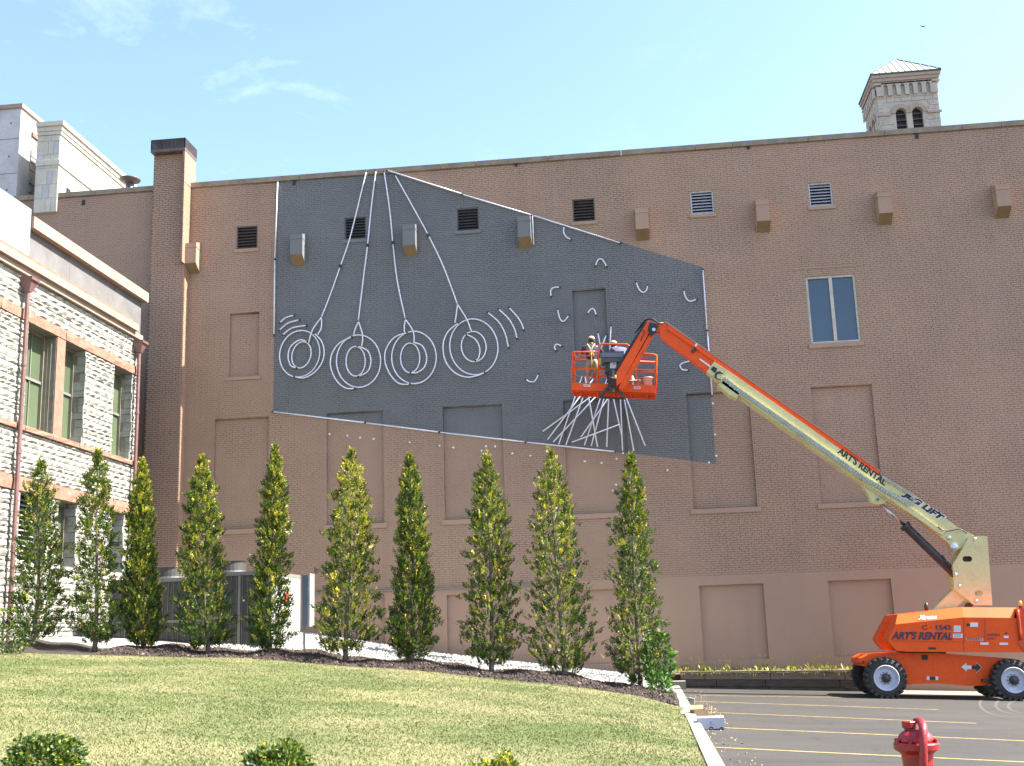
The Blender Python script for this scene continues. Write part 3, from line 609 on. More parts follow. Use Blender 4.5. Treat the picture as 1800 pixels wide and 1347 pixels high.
# quoins on the window reveals and on the far corner return
for (a,b,c,d,k) in wh:
    if abs(b-28.56)<.01: continue
    z=c
    while z<d-.05:
        h=min(random.choice([.18,.22,.26]),d-z); m.box((SX-.30,b-.001,z+.01),(SX+random.uniform(.01,.05),b+.0-.05*random.uniform(.3,1),z+h-.01)); z+=h
z=1.0
while z<10.9:
    h=random.choice([.18,.22,.26]); m.box((SX-.5,SE-.02,z+.01),(SX+.01,SE+random.uniform(.02,.05),z+h-.01)); z+=h
m.build('stone_courses',M['stone'],sb,kind='stuff')
# sandstone lintel and sill bands cut into blocks
def band(z0,z1,proud,L_,mat_,name):
    y=S0
    while y<SE-.01:
        y2=min(y+L_*random.uniform(.8,1.2),SE+.02); m=MB()
        if SE-y2<.4: y2=SE+.02
        k=5; vs=[]
        for i in range(k+1):
            yy_=y+.005+(y2-y-.01)*i/k
            for (dx,zz_) in ((-.02,z0),(proud+random.uniform(-.012,.012),z0+.012),(proud+random.uniform(-.012,.02),(z0+z1)/2),(proud+random.uniform(-.012,.012),z1-.012),(-.02,z1)): vs.append((SX+dx,yy_,zz_))
        fs=[]
        for i in range(k):
            for j in range(4): a=i*5+j; fs.append((a,a+5,a+6,a+1))
        fs+=[(4,3,2,1,0),tuple(range(k*5,k*5+5))]; m.add(vs,fs); m.build(name,mat_,sb); y=y2
band(9.80,10.08,.05,1.9,M['red'],'lintel_block'); band(7.0,7.15,.09,1.6,M['red'],'sill_block'); band(5.50,5.87,.06,1.8,M['red'],'lintel_block')
# soffit of lintels, mullion pier between first pair, cornice
m=MB(); m.box((SX-.2,28.57,7.16),(SX+.03,29.02,9.79)); m.build('pier',M['red'],sb)
cz=[(10.94,.16,.13),(11.07,.22,.05),(11.12,.26,.20),(11.34,.16,.04)]
def run(name,x0,x1,z0,z1,m_,y0=S0,y1=SE+.05,step=2.6,par=None):
    y=y0
    while y<y1-.01:
        y2=min(y+step,y1); 
        if y1-y2<.5: y2=y1
        b_=MB(); b_.box((x0,y+.004,z0),(x1,y2-.004,z1)); b_.build(name,m_,par or sb); y=y2
run('cornice_block',SX-.4,SX+.12,10.94,11.10,M['pink']); run('cornice_block',SX-.4,SX+.22,11.103,11.30,M['pink'],y1=SE-.5); run('cornice_block',SX-.4,SX+.15,11.303,11.42,M['red'],y1=SE-.8)
# setback concrete parapet with red cap
run('parapet_panel',-16.0,-15.6,11.2,12.50,M['conc'],y0=27.45,y1=34.6,step=2.4)
run('parapet_cap',-16.1,-15.42,12.503,12.82,M['pink'],y0=27.5,y1=34.75,step=2.4)
m=MB(); m.tube([(-15.9,27.6,12.95),(-15.9,34.8,12.95)],.05); m.build('cap_pipe',M['slatb'],sb)
m=MB(); m.box((-16.2,24,11.2),(-15.5,27.48,13.0)); m.build('roof_screen',M['panel'],sb)
# windows of the stone building
def sash(a,b,c,d,kind):
    x=SX-WD+.04
    if kind=='louver':
        m=MB(); m.box((x-.04,a,c),(x-.02,b,d)); w=m.build('louver_window',M['dark'],sb); nsl=13
        m=MB(); m.box((x-.02,a,c),(x+.06,a+.05,d)); m.box((x-.02,b-.05,c),(x+.06,b,d)); m.build('frame',M['winframe'],w)
        for i in range(nsl):
            z=c+.03+(d-c-.06)*i/nsl; m=MB(); m.prism([(x+.10,a+.05,z),(x+.11,a+.05,z+.012),(x,a+.05,z+.075),(x-.01,a+.05,z+.063)],(0,b-a-.1,0)); m.build('slat',M['acl'],w)
        return
    m=MB(); m.box((x-.06,a,c),(x-.03,b,d)); w=m.build('sash_window',M['dark'],sb)
    m=MB(); t=.07
    m.box((x-.02,a,c),(x+.08,a+t,d)); m.box((x-.02,b-t,c),(x+.08,b,d)); m.box((x-.02,a+t,d-t),(x+.08,b-t,d)); m.box((x-.02,a+t,c),(x+.08,b-t,c+t))
    m.box((x+.08,b-.03,c),(x+.17,b,d)); m.box((x+.17,b-.02,c),(x+.26,b,d)); m.build('frame',M['winframe'],w)
    mz=c+(d-c)*.52; my=(a+b)/2+.12
    m=MB(); m.box((x-.01,a+t,mz-.035),(x+.05,b-t,mz+.035)); m.box((x-.01,my-.018,c+t),(x+.03,my+.018,mz-.036)); m.box((x-.01,my-.018,mz+.036),(x+.03,my+.018,d-t)); m.build('glazing_bar',M['acg'],w)
    for (p,q) in ((c+t,mz-.036),(mz+.036,d-t)):
        m=MB(); m.box((x-.012,a+t,p),(x-.004,b-t,q)); m.build('pane',M['glassg'],w)
for (a,b,c,d,k) in wh: sash(a,b,c,d,'glass' if k in('tall','glass') else 'louver')
# downpipes with leader heads
for (y,z0) in ((26.72,1.6),(33.34,1.9)):
    m=MB(); m.tube([(SX+.16,y,z0),(SX+.16,y,10.5)],.055,10); 
    for z in (4.0,6.4,8.6): m.tube([(SX+.16,y,z-.03),(SX+.16,y,z+.03)],.07,10)
    o=m.build('downpipe',M['copper'],sb,smooth=False)
    m=MB(); c_=(SX+.16,y)
    for (r0,z1,r1,z2) in ((.07,10.48,.10,10.56),(.10,10.56,.17,10.76),(.20,10.76,.20,10.84)):
        m.hexa([(c_[0]-r0,c_[1]-r0,z1),(c_[0]+r0,c_[1]-r0,z1),(c_[0]+r0,c_[1]+r0,z1),(c_[0]-r0,c_[1]+r0,z1),(c_[0]-r1,c_[1]-r1,z2),(c_[0]+r1,c_[1]-r1,z2),(c_[0]+r1,c_[1]+r1,z2),(c_[0]-r1,c_[1]+r1,z2)])
    m.build('leader_head',M['copper'],o)
# small plumbing of concrete end wall by the brick wall
m=MB(); m.box((-15.62,SE-.9,11.2),(-15.2,SE+.9,12.49)) if False else None
# concrete stair tower behind, left
ct=thing('concrete_tower',(-20,34,11),'board marked concrete stair tower with a flat cap at the left edge','tower')
cy0=36.1; p=P(38,183,cy0); cX=p.x; cz_=p.z
m=MB(); m.box((cX-3.4,cy0,2),(cX,cy0+1.6,cz_-.16)); tw_=m.build('tower_wall',M['concl'],ct)
m=MB(); m.box((cX-3.5,cy0-.06,cz_-.155),(cX+.07,cy0+1.7,cz_)); m.build('tower_cap',M['pink'],ct)
for z in (cz_-1.3,cz_-2.6,cz_-3.9):
    m=MB(); m.box((cX-3.38,cy0-.004,z-.012),(cX-.02,cy0+.002,z+.012)); m.build('joint_line',M['mortar'],ct)
for z in np.arange(cz_-.7,cz_-4.5,-1.25):
    for x in (cX-.35,cX-.85):
        m=MB(); m.lathe([(.03,0),(.03,.006)],(x,cy0-.002,z),8,(0,-1,0)); m.build('tie_hole',M['dark'],ct)
# strip of rock faced stones beside the tower
st=MB(); ex=cX-.02; sy0=PX(51,300,cX).y; sy1=PX(70,300,cX).y; z=PX(50,385,cX).z; ztop_=PX(52,237,cX).z
while z<ztop_-.2:
    h=random.uniform(.16,.28); st.box((ex-.3,sy0,z+.01),(ex+.03+random.uniform(0,.06),sy1,z+h-.01)); z+=h
st.build('stone_courses',M['stone'],ct,kind='stuff')
m=MB(); m.box((ex-.2,sy0,z+.0),(ex+.1,sy1,z+.16)); m.build('red_block',M['red'],ct)
# limestone block
lb=thing('limestone_block',(-19.8,38,12),'cream limestone parapet block with moulded cornice between the tower and the chimney','building')
lX=P(107,215,35.88).x; lz=P(107,215,35.88).z; lw=lX-P(67,219,35.88).x; lz0=P(93,372,35.88).z; LY1=41.6
m=MB(); m.box((lX-lw,35.9,lz0),(lX,LY1,lz-.45)); m.build('block_wall',M['lime'],lb)
for (d,z0,z1) in ((.05,lz-.45,lz-.32),(.09,lz-.318,lz-.16),(.16,lz-.158,lz)):
    m=MB(); m.box((lX-lw,35.9-d,z0),(lX+d,LY1+d,z1)); m.build('cornice_moulding',M['lime'],lb)
m=MB(); zst2=P(100,285,35.88).z; m.box((lX-lw,35.85,zst2-.1),(lX+.05,LY1+.05,zst2+.08)); m.build('string_course',M['lime'],lb)
z=lz0+.01; r_=0
while z<lz-.55:      # ashlar blocks on the front, 15 mm joints
    h=.5; 
    if abs(z+h/2-zst2)<.35: z+=.1
    xx_=lX-lw; first=True
    for w_ in ((.28,.25,.4) if r_%2 else (.42,.2,.3)):
        x2=min(xx_+w_,lX-.0)
        if x2-xx_>.08:
            m=MB(); m.box((xx_+.006,35.885,z+.006),(x2-.006,35.899,min(z+h,lz-.46)-.006)); m.build('ashlar',M['lime'] if random.random()<.7 else M['concl'],lb)
        xx_=x2
    z+=h; r_+=1
m=MB(); pk=PX(119,338,lX); m.box((lX,pk.y-.12,pk.z-.12),(lX+.05,pk.y+.12,pk.z+.12)); m.build('vent_opening',M['dark'],lb)

# ================================================================== STONE TOWER FAR RIGHT
TY=80.0
t0=P(1541,150,TY).x; t1=P(1648,143,TY).x; ze=P(1590,131,TY).z; tb=15.0; wd=t1-t0
e0=P(1531.8,134.3,TY-.4).x; e1=P(1654.2,125.5,TY-.4).x; ez=ze; eo=(e1-e0-wd)/2; cx_=(e0+e1)/2; t0,t1=cx_-wd/2,cx_+wd/2; TYb=TY+wd
st=thing('stone_tower',(cx_,TY+wd/2,0),'square limestone bell tower with pale green pyramid roof showing above the brick building','tower')
zcor=P(1590,148,TY).z; znt=P(1590,152,TY).z; znb=P(1590,170,TY).z; za=P(1590,208,TY).z; zac=P(1600,183,TY).z
# body with louvred arches: front wall as prism with holes
def arch(cx,zb,zs,r,n=10): return [(cx-r,zb),(cx+r,zb)]+[(cx+r*math.cos(a),zs+r*math.sin(a)) for a in np.linspace(0,math.pi,n)]
zs_=za+.05; ar=.46; acx=[P(1585,212,TY).x,P(1614,210,TY).x]
def front(pt,off,par):
    m=MB(); m.prism([pt(t0,tb),pt(t1,tb),pt(t1,zcor),pt(t0,zcor)],off,[[pt(x,z) for x,z in arch(c,zs_-3.2,zs_+.35,ar*.8)] for c in acx]); return m
mfr=front(lambda x,z:(x,TY,z),(0,.5,0),st).build('tower_wall',M['towers'],st)
ml=MB(); ml.prism([(t0,TY+.5,tb),(t0,TYb,tb),(t0,TYb,zcor),(t0,TY+.5,zcor)],(.5,0,0),[[(t0,TY+(x-t0),z) for x,z in arch(c,zs_-3.2,zs_+.35,ar*.8)] for c in acx]); ml.build('tower_wall',M['towers'],st)
m=MB(); m.box((t1-.5,TY+.5,tb),(t1,TYb,zcor)); m.box((t0+.5,TYb-.5,tb),(t1-.5,TYb,zcor)); m.build('tower_wall',M['towers'],st)
m=MB(); m.box((t0+.5,TY+.5,tb),(t1-.5,TYb-.5,zs_-3.3)); m.build('floor_core',M['dark'],st)
for c in acx:
    for side in (0,1):
        m=MB(); f=(lambda x,z,y=0:(x,TY+.35+y,z)) if side==0 else (lambda x,z,y=0:(t0+.35+y,TY+(x-t0),z))
        m.prism([f(x,z) for x,z in arch(c,zs_-3.2,zs_+.35,ar*.8)],(0,.1,0) if side==0 else (.1,0,0)); lv=m.build('louver_window',M['dark'],st)
        for k in range(5):
            z=zs_-.6+k*.42-.35; m=MB(); q=f(c-ar*.7,z,-.12); r=f(c+ar*.7,z,-.12); m.obox(q,r,.16,.05); m.build('slat',M['slatb'],lv)
        # voussoirs
        nv=9
        for k in range(nv):
            a0_,a1_=math.pi*k/nv+.015,math.pi*(k+1)/nv-.015; r0,r1=ar*.82,ar*1.5; zc_=zs_+.35
            pl=[(c+r*math.cos(a),zc_+r*math.sin(a)) for r,a in ((r0,a0_),(r1,a0_),(r1,a1_),(r0,a1_))]
            mid_=(acx[0]+acx[1])/2; pl=[((min(x,mid_-.01) if c==acx[0] else max(x,mid_+.01)),z) for x,z in pl]
            if max(p_[0] for p_ in pl)-min(p_[0] for p_ in pl)<.03: continue
            m=MB(); m.prism([(x,TY-.10,z) if side==0 else (t0-.10,TY+(x-t0),z) for x,z in pl],(0,.09,0) if side==0 else (.09,0,0)); m.build('voussoir',M['towerp'],st)
# courses (joined; each a few pixels)
m=MB()
for side in (0,1):
    z=zs_-3.4; r_=0
    while z<znb-.05:
        h=random.choice([.2,.26,.3]); x=t0-random.uniform(0,.4)
        while x<t1:
            l=random.uniform(.35,.9); a,b=max(x,t0)+.012,min(x+l,t1)-.012; x+=l
            if b-a<.1: continue
            bad=any((abs((a+b)/2-c)<ar*1.5+ (b-a)/2 and z>zs_+.3 and (z-(zs_+.35))<ar*1.5) or (z<=zs_+.36 and not(b<c-ar*.82 or a>c+ar*.82)) for c in acx)
            if bad: continue
            d=random.uniform(.02,.07)
            m.box((a,TY-d,z+.012),(b,TY,z+h-.012)) if side==0 else m.box((t0-d,TY+(a-t0),z+.012),(t0,TY+(b-t0),z+h-.012))
        z+=h
m.build('stone_courses',M['towers'],st,kind='stuff')
m=MB(); m.box((t0-.12,TY-.12,zs_+.20-.0),(acx[0]-ar*1.5,TY-.001,zs_+.36)); m.box((acx[1]+ar*1.5,TY-.12,zs_+.20),(t1+.12,TY-.001,zs_+.36)); m.build('string_course',M['towerp'],st)
# corbel table: niches between little piers with arches
nn=6
for side in (0,1):
    for k in range(nn+1):
        c=t0+.35+(wd-.7)*k/nn; a,b=(max(c-.15,t0),min(c+.15,t1)); m=MB()
        if k==0:a=t0
        if k==nn:b=t1
        m.box((a,TY-.2,znb+.1),(b,TY-.072,znt)) if side==0 else m.box((t0-.2,TY+(a-t0),znb+.1),(t0-.072,TY+(b-t0),znt)); m.build('corbel_pier',M['towers'],st)
    for k in range(nn):
        c=t0+.35+(wd-.7)*(k+.5)/nn; r=(wd-.7)/nn/2-.15; pl=[(c-.285,znt+.002),(c-.285,znt+.28),(c+.285,znt+.28),(c+.285,znt+.002)]+[(c+r*math.cos(a),znt+.004+r*math.sin(a)) for a in np.linspace(0,math.pi,7)]
        m=MB(); m.prism([(x,TY-.2,z) if side==0 else (t0-.2,TY+(x-t0),z) for x,z in pl],(0,.128,0) if side==0 else (.128,0,0)); m.build('corbel_arch',M['towers'],st)
m=MB(); m.box((t0-.2,TY-.2,znt+.282),(t1+.2,TYb+.2,zcor+.0)); m.build('frieze',M['towers'],st)
for k,(d) in enumerate((.30,.42,.55)):
    z0=zcor+(ez-zcor)*k/3; z1=zcor+(ez-zcor)*(k+1)/3-.004; d=eo*(.35+.3*k); m=MB(); m.box((t0-d,TY-d,z0+.002),(t1+d,TYb+d,z1)); m.build('cornice',M['towerp'],st)
eo+=.02; apz=P(1573.5,105.6,TY+wd/2).z; A=Vector((cx_-.12,TY+wd/2,apz)); B=Vector((cx_+.12,TY+wd/2,apz))
c0,c1,c2,c3=Vector((t0-eo,TY-eo,ez+.08)),Vector((t1+eo,TY-eo,ez+.08)),Vector((t1+eo,TYb+eo,ez+.08)),Vector((t0-eo,TYb+eo,ez+.08))
m=MB(); m.add([c0,c1,c2,c3,A,B],[(0,1,5,4),(1,2,5),(2,3,4,5),(3,0,4),(3,2,1,0)]); rf=m.build('roof',M['roofg'],st)
m=MB(); 
for a,b in((c0,c1),(c1,c2),(c2,c3),(c3,c0)): m.obox(a-Vector((0,0,.05)),b-Vector((0,0,.05)),.08,.09)
m.build('eave_edge',M['roofedge'],rf)
for k in range(11):
    x=c0.x+(c1.x-c0.x)*(k+.5)/11; base=Vector((x,c0.y,ez+.09)); 
    t=min((x-c0.x)/(A.x-c0.x) if x<A.x else (c1.x-x)/(c1.x-B.x),1); up=Vector((x,c0.y+(A.y-c0.y)*t,ez+.09+(apz-ez-.08)*t))
    m=MB(); m.obox(base,up,.05,.06); m.build('seam',M['roofedge'] if 0 else M['towerp'],rf)
m=MB()
for a,b in((c0,A),(c1,B)): m.obox(a+Vector((0,0,.02)),b+Vector((0,0,.02)),.09,.05)
m.build('hip_cap',M['slatb'],rf)
# mast and bird
a=P(1630.5,118,95); b=P(1624,52,95); m=MB(); m.tube([(a.x,95,a.z-25),(a.x+.0,95,a.z),(b.x,95,b.z)] if 0 else [(a.x,95,20),(a.x,95,b.z)],.02,6)
tag(m.build('mast',M['slatw']),'thin pale mast rising behind the stone tower','mast')
bp=P(1623,47,70); bi=thing('bird',bp,'small dark bird gliding above the stone tower roof','bird')
m=MB(); m.lathe([(.005,-.2),(.05,-.12),(.065,0),(.045,.13),(.03,.17),(.005,.21)],bp,10,(-.9,-.3,.05)); m.build('body',M['bird'],bi,smooth=True)
for sg in (-1,1):
    m=MB(); q=Vector((sg*.05,0,0)); t=Vector((sg*.32,.05,.17)); e_=Vector((0,.1,0)); w_=[bp+q-e_,bp+q+e_,bp+t*.6+e_*.8,bp+t+e_*.2,bp+t*.6-e_*.6]; m.prism(w_,(0,0,.012)); m.build('wing',M['bird'],bi)
bi.scale=(.6,.6,.6)

# ================================================================== NEON TUBES ON THE MURAL
TW=35.905
def smoothpts(pts,n=6,closed=False):
    out_=[]; k=len(pts)
    rngi=range(k) if closed else range(k-1)
    for i in rngi:
        g_=lambda j: pts[j%k] if closed else pts[max(0,min(k-1,j))]
        p0,p1,p2,p3=g_(i-1),g_(i),g_(i+1),g_(i+2)
        for s_ in range(n):
            t=s_/n; out_.append(tuple(.5*((2*p1[a])+(-p0[a]+p2[a])*t+(2*p0[a]-5*p1[a]+4*p2[a]-p3[a])*t*t+(-p0[a]+3*p1[a]-3*p2[a]+p3[a])*t**3) for a in (0,1)))
    out_.append(pts[0] if closed else pts[-1]); return out_
def tubeobj(pts,name='glass_tube',r=.0215,parent=None,sm=True,closed=False,caps=True,Y=TW):
    pp=smoothpts(pts,6,closed) if sm and len(pts)>2 else pts
    w=[P(x,y,Y) for x,y in pp]; m=MB(); m.tube(w,r,8); m2=[M['tube'],M['cap']]
    if caps and not closed:
        m.cm=1
        for a,b in ((w[0],w[1]),(w[-1],w[-2])):
            d=(a-b).normalized(); m.tube([a,a+d*.05],r*1.25,8); m.tube([a+d*.02,a+d*.02+Vector((0,36-Y-.0,0))],.012,5)
    return m.build(name,None,parent,mats=m2,smooth=True)
z6=Z(470,520,3.913); z5=Z(470,280,4.49); z8=Z(900,280,4.49); z7=Z(940,480,3.85); z7b=Z(880,680,5.387); z4=Z(560,680,4.99); z5a=Z(1180,660,4.5)
def ell(cx,cy,rx,ry,t,n=36):
    t=math.radians(t); return [(cx+rx*math.cos(a)*math.cos(t)-ry*math.sin(a)*math.sin(t),cy+rx*math.cos(a)*math.sin(t)+ry*math.sin(a)*math.cos(t)) for a in np.linspace(0,2*math.pi,n,endpoint=False)]
T=[('leftmost white tube tyre swing, tilted and drawn close to the left border of the mural',
    [(780,100),(690,470),(640,660),(575,845),(500,1060),(425,1250)],[[(370,150),(310,235),(283,325)],[(372,155),(370,220),(345,270)]],(222,400,136,162,16),[(325,262),(370,310),(390,380),(375,460),(320,530),(250,565),(190,558)],(234,407,64,92,16),[(270,315),(220,305),(160,350),(142,420),(160,480),(195,495)]),
   ('second white tube tyre swing from the left, hanging lowest in the mural',
    [(855,97),(820,380),(790,680),(755,960),(717,1275)],[[(627,180),(605,225),(593,270)],[(627,180),(650,250),(655,300),(648,348)]],(627,450,152,180,0),[(575,285),(490,330),(440,410),(437,500),(480,590),(540,635),(595,638)],(607,451,66,102,0),[(625,348),(690,380),(712,450),(690,520),(630,553)]),
   ('third white tube tyre swing from the left, upright below the second wall housing',
    [(922,103),(965,400),(990,660),(1025,960),(1088,1260)],[[(950,165),(942,205),(942,250)],[(950,165),(990,220),(1008,270),(1008,320)]],(1008,425,153,180,0),[(955,253),(870,290),(815,370),(810,460),(850,550),(900,600),(950,610),(975,605)],(982,428,66,102,0),[(1000,320),(1065,345),(1095,420),(1080,490),(1030,528),(990,530)]),
   ('rightmost white tube tyre swing, drawn largest beside three bent motion lines',
    [(1010,130),(1150,380),(1270,600),(1390,850),(1500,1145)],[[(1308,60),(1300,120),(1290,188)],[(1308,60),(1370,160),(1403,245)]],(1420,352,165,192,-8),[(1310,190),(1240,250),(1208,340),(1225,450),(1290,530),(1370,560),(1440,550),(1490,530)],(1419,350,85,104,-6),[(1375,268),(1430,300),(1460,360),(1455,420),(1435,445)])]
for lab,rope,loops,eo_,pa,ei,pi_ in T:
    base=P(*z6(eo_[0],eo_[1]+eo_[3]),TW); t_=thing('tube_tyre_swing',base,lab,'neon sculpture','white tube tyre swings on the mural')
    tubeobj([z5(*p) for p in rope],'rope_tube',parent=t_)
    for l_ in loops: tubeobj([z6(*p) for p in l_],'loop_tube',parent=t_,caps=False,Y=TW-.04)
    tubeobj([z6(*p) for p in ell(*eo_)],'outer_ring',parent=t_,sm=True,closed=True)
    tubeobj([z6(*p) for p in pa],'side_arc',parent=t_,Y=TW-.03)
    tubeobj([z6(*p) for p in ell(*ei)],'inner_ring',parent=t_,closed=True)
    tubeobj([z6(*p) for p in pi_],'inner_arc',parent=t_,caps=True,Y=TW-.03)
    for (x,y) in (z5(*rope[len(rope)//2]),):
        m=MB(); p=P(x,y,TW-.01); m.lathe([(.045,-.05),(.045,.05)],p,8,(0,0,1)); m.build('joint_clip',M['cap'],t_)
arcs=[([(88,183),(125,152),(180,135)],'shortest bent motion tube above the leftmost tyre swing'),([(85,235),(140,190),(215,167)],'middle bent motion tube above the leftmost tyre swing'),([(107,268),(170,222),(265,205)],'lowest bent motion tube, just over the leftmost tyre swing'),
 ([(1518,118),(1590,180),(1635,260),(1657,355)],'bent motion tube closest to the rightmost tyre swing'),([(1593,95),(1660,160),(1700,230),(1717,292)],'middle of three bent motion tubes right of the rightmost tyre swing'),([(1665,85),(1715,140),(1748,190),(1762,232)],'outermost bent motion tube right of the rightmost tyre swing')]
for pts,lab in arcs: tag(tubeobj([z6(*p) for p in pts],'bent_glass_tube'),lab,'glass tube','bent motion tubes')
border=[([(488,320),(483,455)],'upper length of the white border tube on the left edge of the mural'),([(483,457),(481.5,588)],'lower length of the white border tube on the left edge of the mural'),
 ([(682,300),(812,341)],'first sloping border tube, starting under the coping at the mural peak'),([(813,342),(934,378)],'second sloping border tube, ending at the third wall housing'),([(937,379),(1090,427)],'third sloping border tube, running down right of the third wall housing'),([(936,378),(938,430)],'short upright tube on the right edge of the third wall housing'),
 ([(1235.5,475),(1243,580)],'upper border tube on the right edge of the mural'),([(1243.5,583),(1252,695)],'lower border tube on the right edge of the mural, partly behind the boom'),
 ([(480.5,724),(641,743)],'leftmost border tube along the bottom edge of the mural'),([(643,743.5),(771,759.5)],'second border tube along the bottom edge of the mural'),([(773,760),(923,777)],'third border tube along the bottom edge of the mural'),([(925,777.5),(1080,794)],'rightmost border tube along the bottom edge of the mural')]
for pts,lab in border:
    Yb=34.99 if 'housing' in lab and 'upright' in lab else TW
    tag(tubeobj(pts,'border_tube',sm=False,caps=Yb==TW,Y=Yb if Yb==TW else TW),lab,'glass tube','border tubes of the mural')
curls=[([z8(*p) for p in l],lab) for l,lab in [([(410,535),(408,580),(430,615),(462,632)],'hooked tube just under the sloping border, below the brown vent'),([(660,838),(675,800),(697,787),(720,800),(745,845)],'arched tube in the open grey field above the bricked up opening'),([(308,1080),(305,1040),(325,1015),(372,1010)],'quarter turn tube left of the bricked up opening in the grey field'),([(360,1190),(375,1250),(398,1280),(425,1265),(445,1235)],'cup shaped tube left of the bricked up opening, under the quarter turn tube'),([(597,1215),(620,1185),(640,1180),(655,1200),(662,1228)],'arched tube inside the bricked up opening of the grey field'),([(980,975),(1005,1030),(1035,1052),(1060,1035),(1070,1000)],'cup shaped tube directly above the boom elbow'),([(1357,1040),(1370,1090),(1405,1122),(1455,1105)],'hooked tube near the upper right corner of the mural')]]
curls+=[([z7(*p) for p in [(143,522),(133,500),(148,483),(180,493)]],'smallest arched tube just left of the work platform'),([z7(*p) for p in [(1050,597),(1000,610),(983,630),(1000,655),(1035,658)]],'tube open to the right, between the platform and the boom'),([(925,667),(931,671),(940,670),(946,659)],'cup shaped tube low in the grey field left of the platform')]
for pts,lab in curls: tag(tubeobj(pts,'curved_glass_tube'),lab,'glass tube','short curved tubes on the mural')
rods=[((705,95),(550,545)),((750,95),(445,500)),((780,100),(618,552)),((855,95),(398,423)),((895,100),(497,525)),((835,105),(918,570)),((945,110),(793,555)),((978,112),(858,560)),((1015,115),(760,478)),((1022,115),(1005,570)),((1068,115),(1150,470)),((1130,355),(675,525)),((1135,115),(1155,605)),((1170,112),(1262,608)),((1192,112),(1370,562))]
rl=['rod reaching the left side of the fan under the platform']
for k,(a,b) in enumerate(rods):
    a=z7b(*a); b=z7b(*b)
    if k!=11: a=(a[0]+(a[0]-b[0])*.45,a[1]+(a[1]-b[1])*.45)
    lab='straight tube in the fan below the platform, its lower end '+['fourth from the left', 'second from the left', 'fifth from the left', 'leftmost', 'third from the left', 'tenth from the left', 'eighth from the left', 'ninth from the left', 'seventh from the left', 'eleventh from the left', 'twelfth from the left', '', 'fourth from the right', 'second from the right', 'rightmost'][k] if k!=11 else 'nearly level white tube lying across the fan below the platform'
    tag(tubeobj([a,b],'straight_glass_tube',sm=False,caps=False,Y=TW-.02*(k%3)),lab,'glass tube','straight tubes fanned out behind the platform')
for a,b,lab in [((1051,586),(1056,612),'short tube end rising just right of the left worker'),((1065,590),(1056,615),'leaning tube end showing between the two workers'),((1074,574),(1071.5,625),'tallest upright tube end rising between the two workers')]:
    tag(tubeobj([a,b],'straight_glass_tube',sm=False,caps=True),lab,'glass tube','straight tubes fanned out behind the platform')
dots=[z4(*p) for p in [(95,415),(253,432),(365,446),(484,458),(800,490),(1060,518),(1182,533),(1430,560),(1467,522),(1549,522),(1330,1133),(1385,1115),(1700,587)]]+[z7b(*p) for p in [(110,633),(283,652),(797,708),(955,723),(1098,683),(1158,628),(1580,790),(1092,928),(1066,983)]]+[z5a(*p) for p in [(327,223),(345,468),(355,637),(297,690)]]
for k,(x,y) in enumerate(dots):
    p=P(x,y,35.93); m=MB(); ax=Vector((random.uniform(-.4,.7),-1,random.uniform(-.5,.2))); m.lathe([(.02,-.06),(.028,-.03),(.034,.03),(.02,.045)],p,8,ax)
    tag(m.build('tube_holder',M['inkw'],smooth=True),'small white tube holder on the wall','bracket','white tube holders on the brick wall')

# ================================================================== BOOM LIFT
bl=thing('boom_lift',PG(1665,1229)+Vector((0,1.1,0)),'orange and cream boom lift with black tyres reaching across the brick wall','boom lift')
q4=Z(1480,1040,5.625); q3=Z(1400,740,3.9625); q1=Z(980,560,8.42); q8=Z(1120,550,8.978); q5=Z(1520,820,5.614)
def prof(pts,Y): return [P(x,y,Y) for x,y in pts]
def prismpx(pts,Y0,Y1,holes=()):
    m=MB(); m.prism(prof(pts,Y0),(0,Y1-Y0,0),[prof(h,Y0) for h in holes]); return m
def circ(cx,cy,rx,ry=None,n=14): ry=ry or rx; return [(cx+rx*math.cos(a),cy+ry*math.sin(a)) for a in np.linspace(0,2*math.pi,n,endpoint=False)]
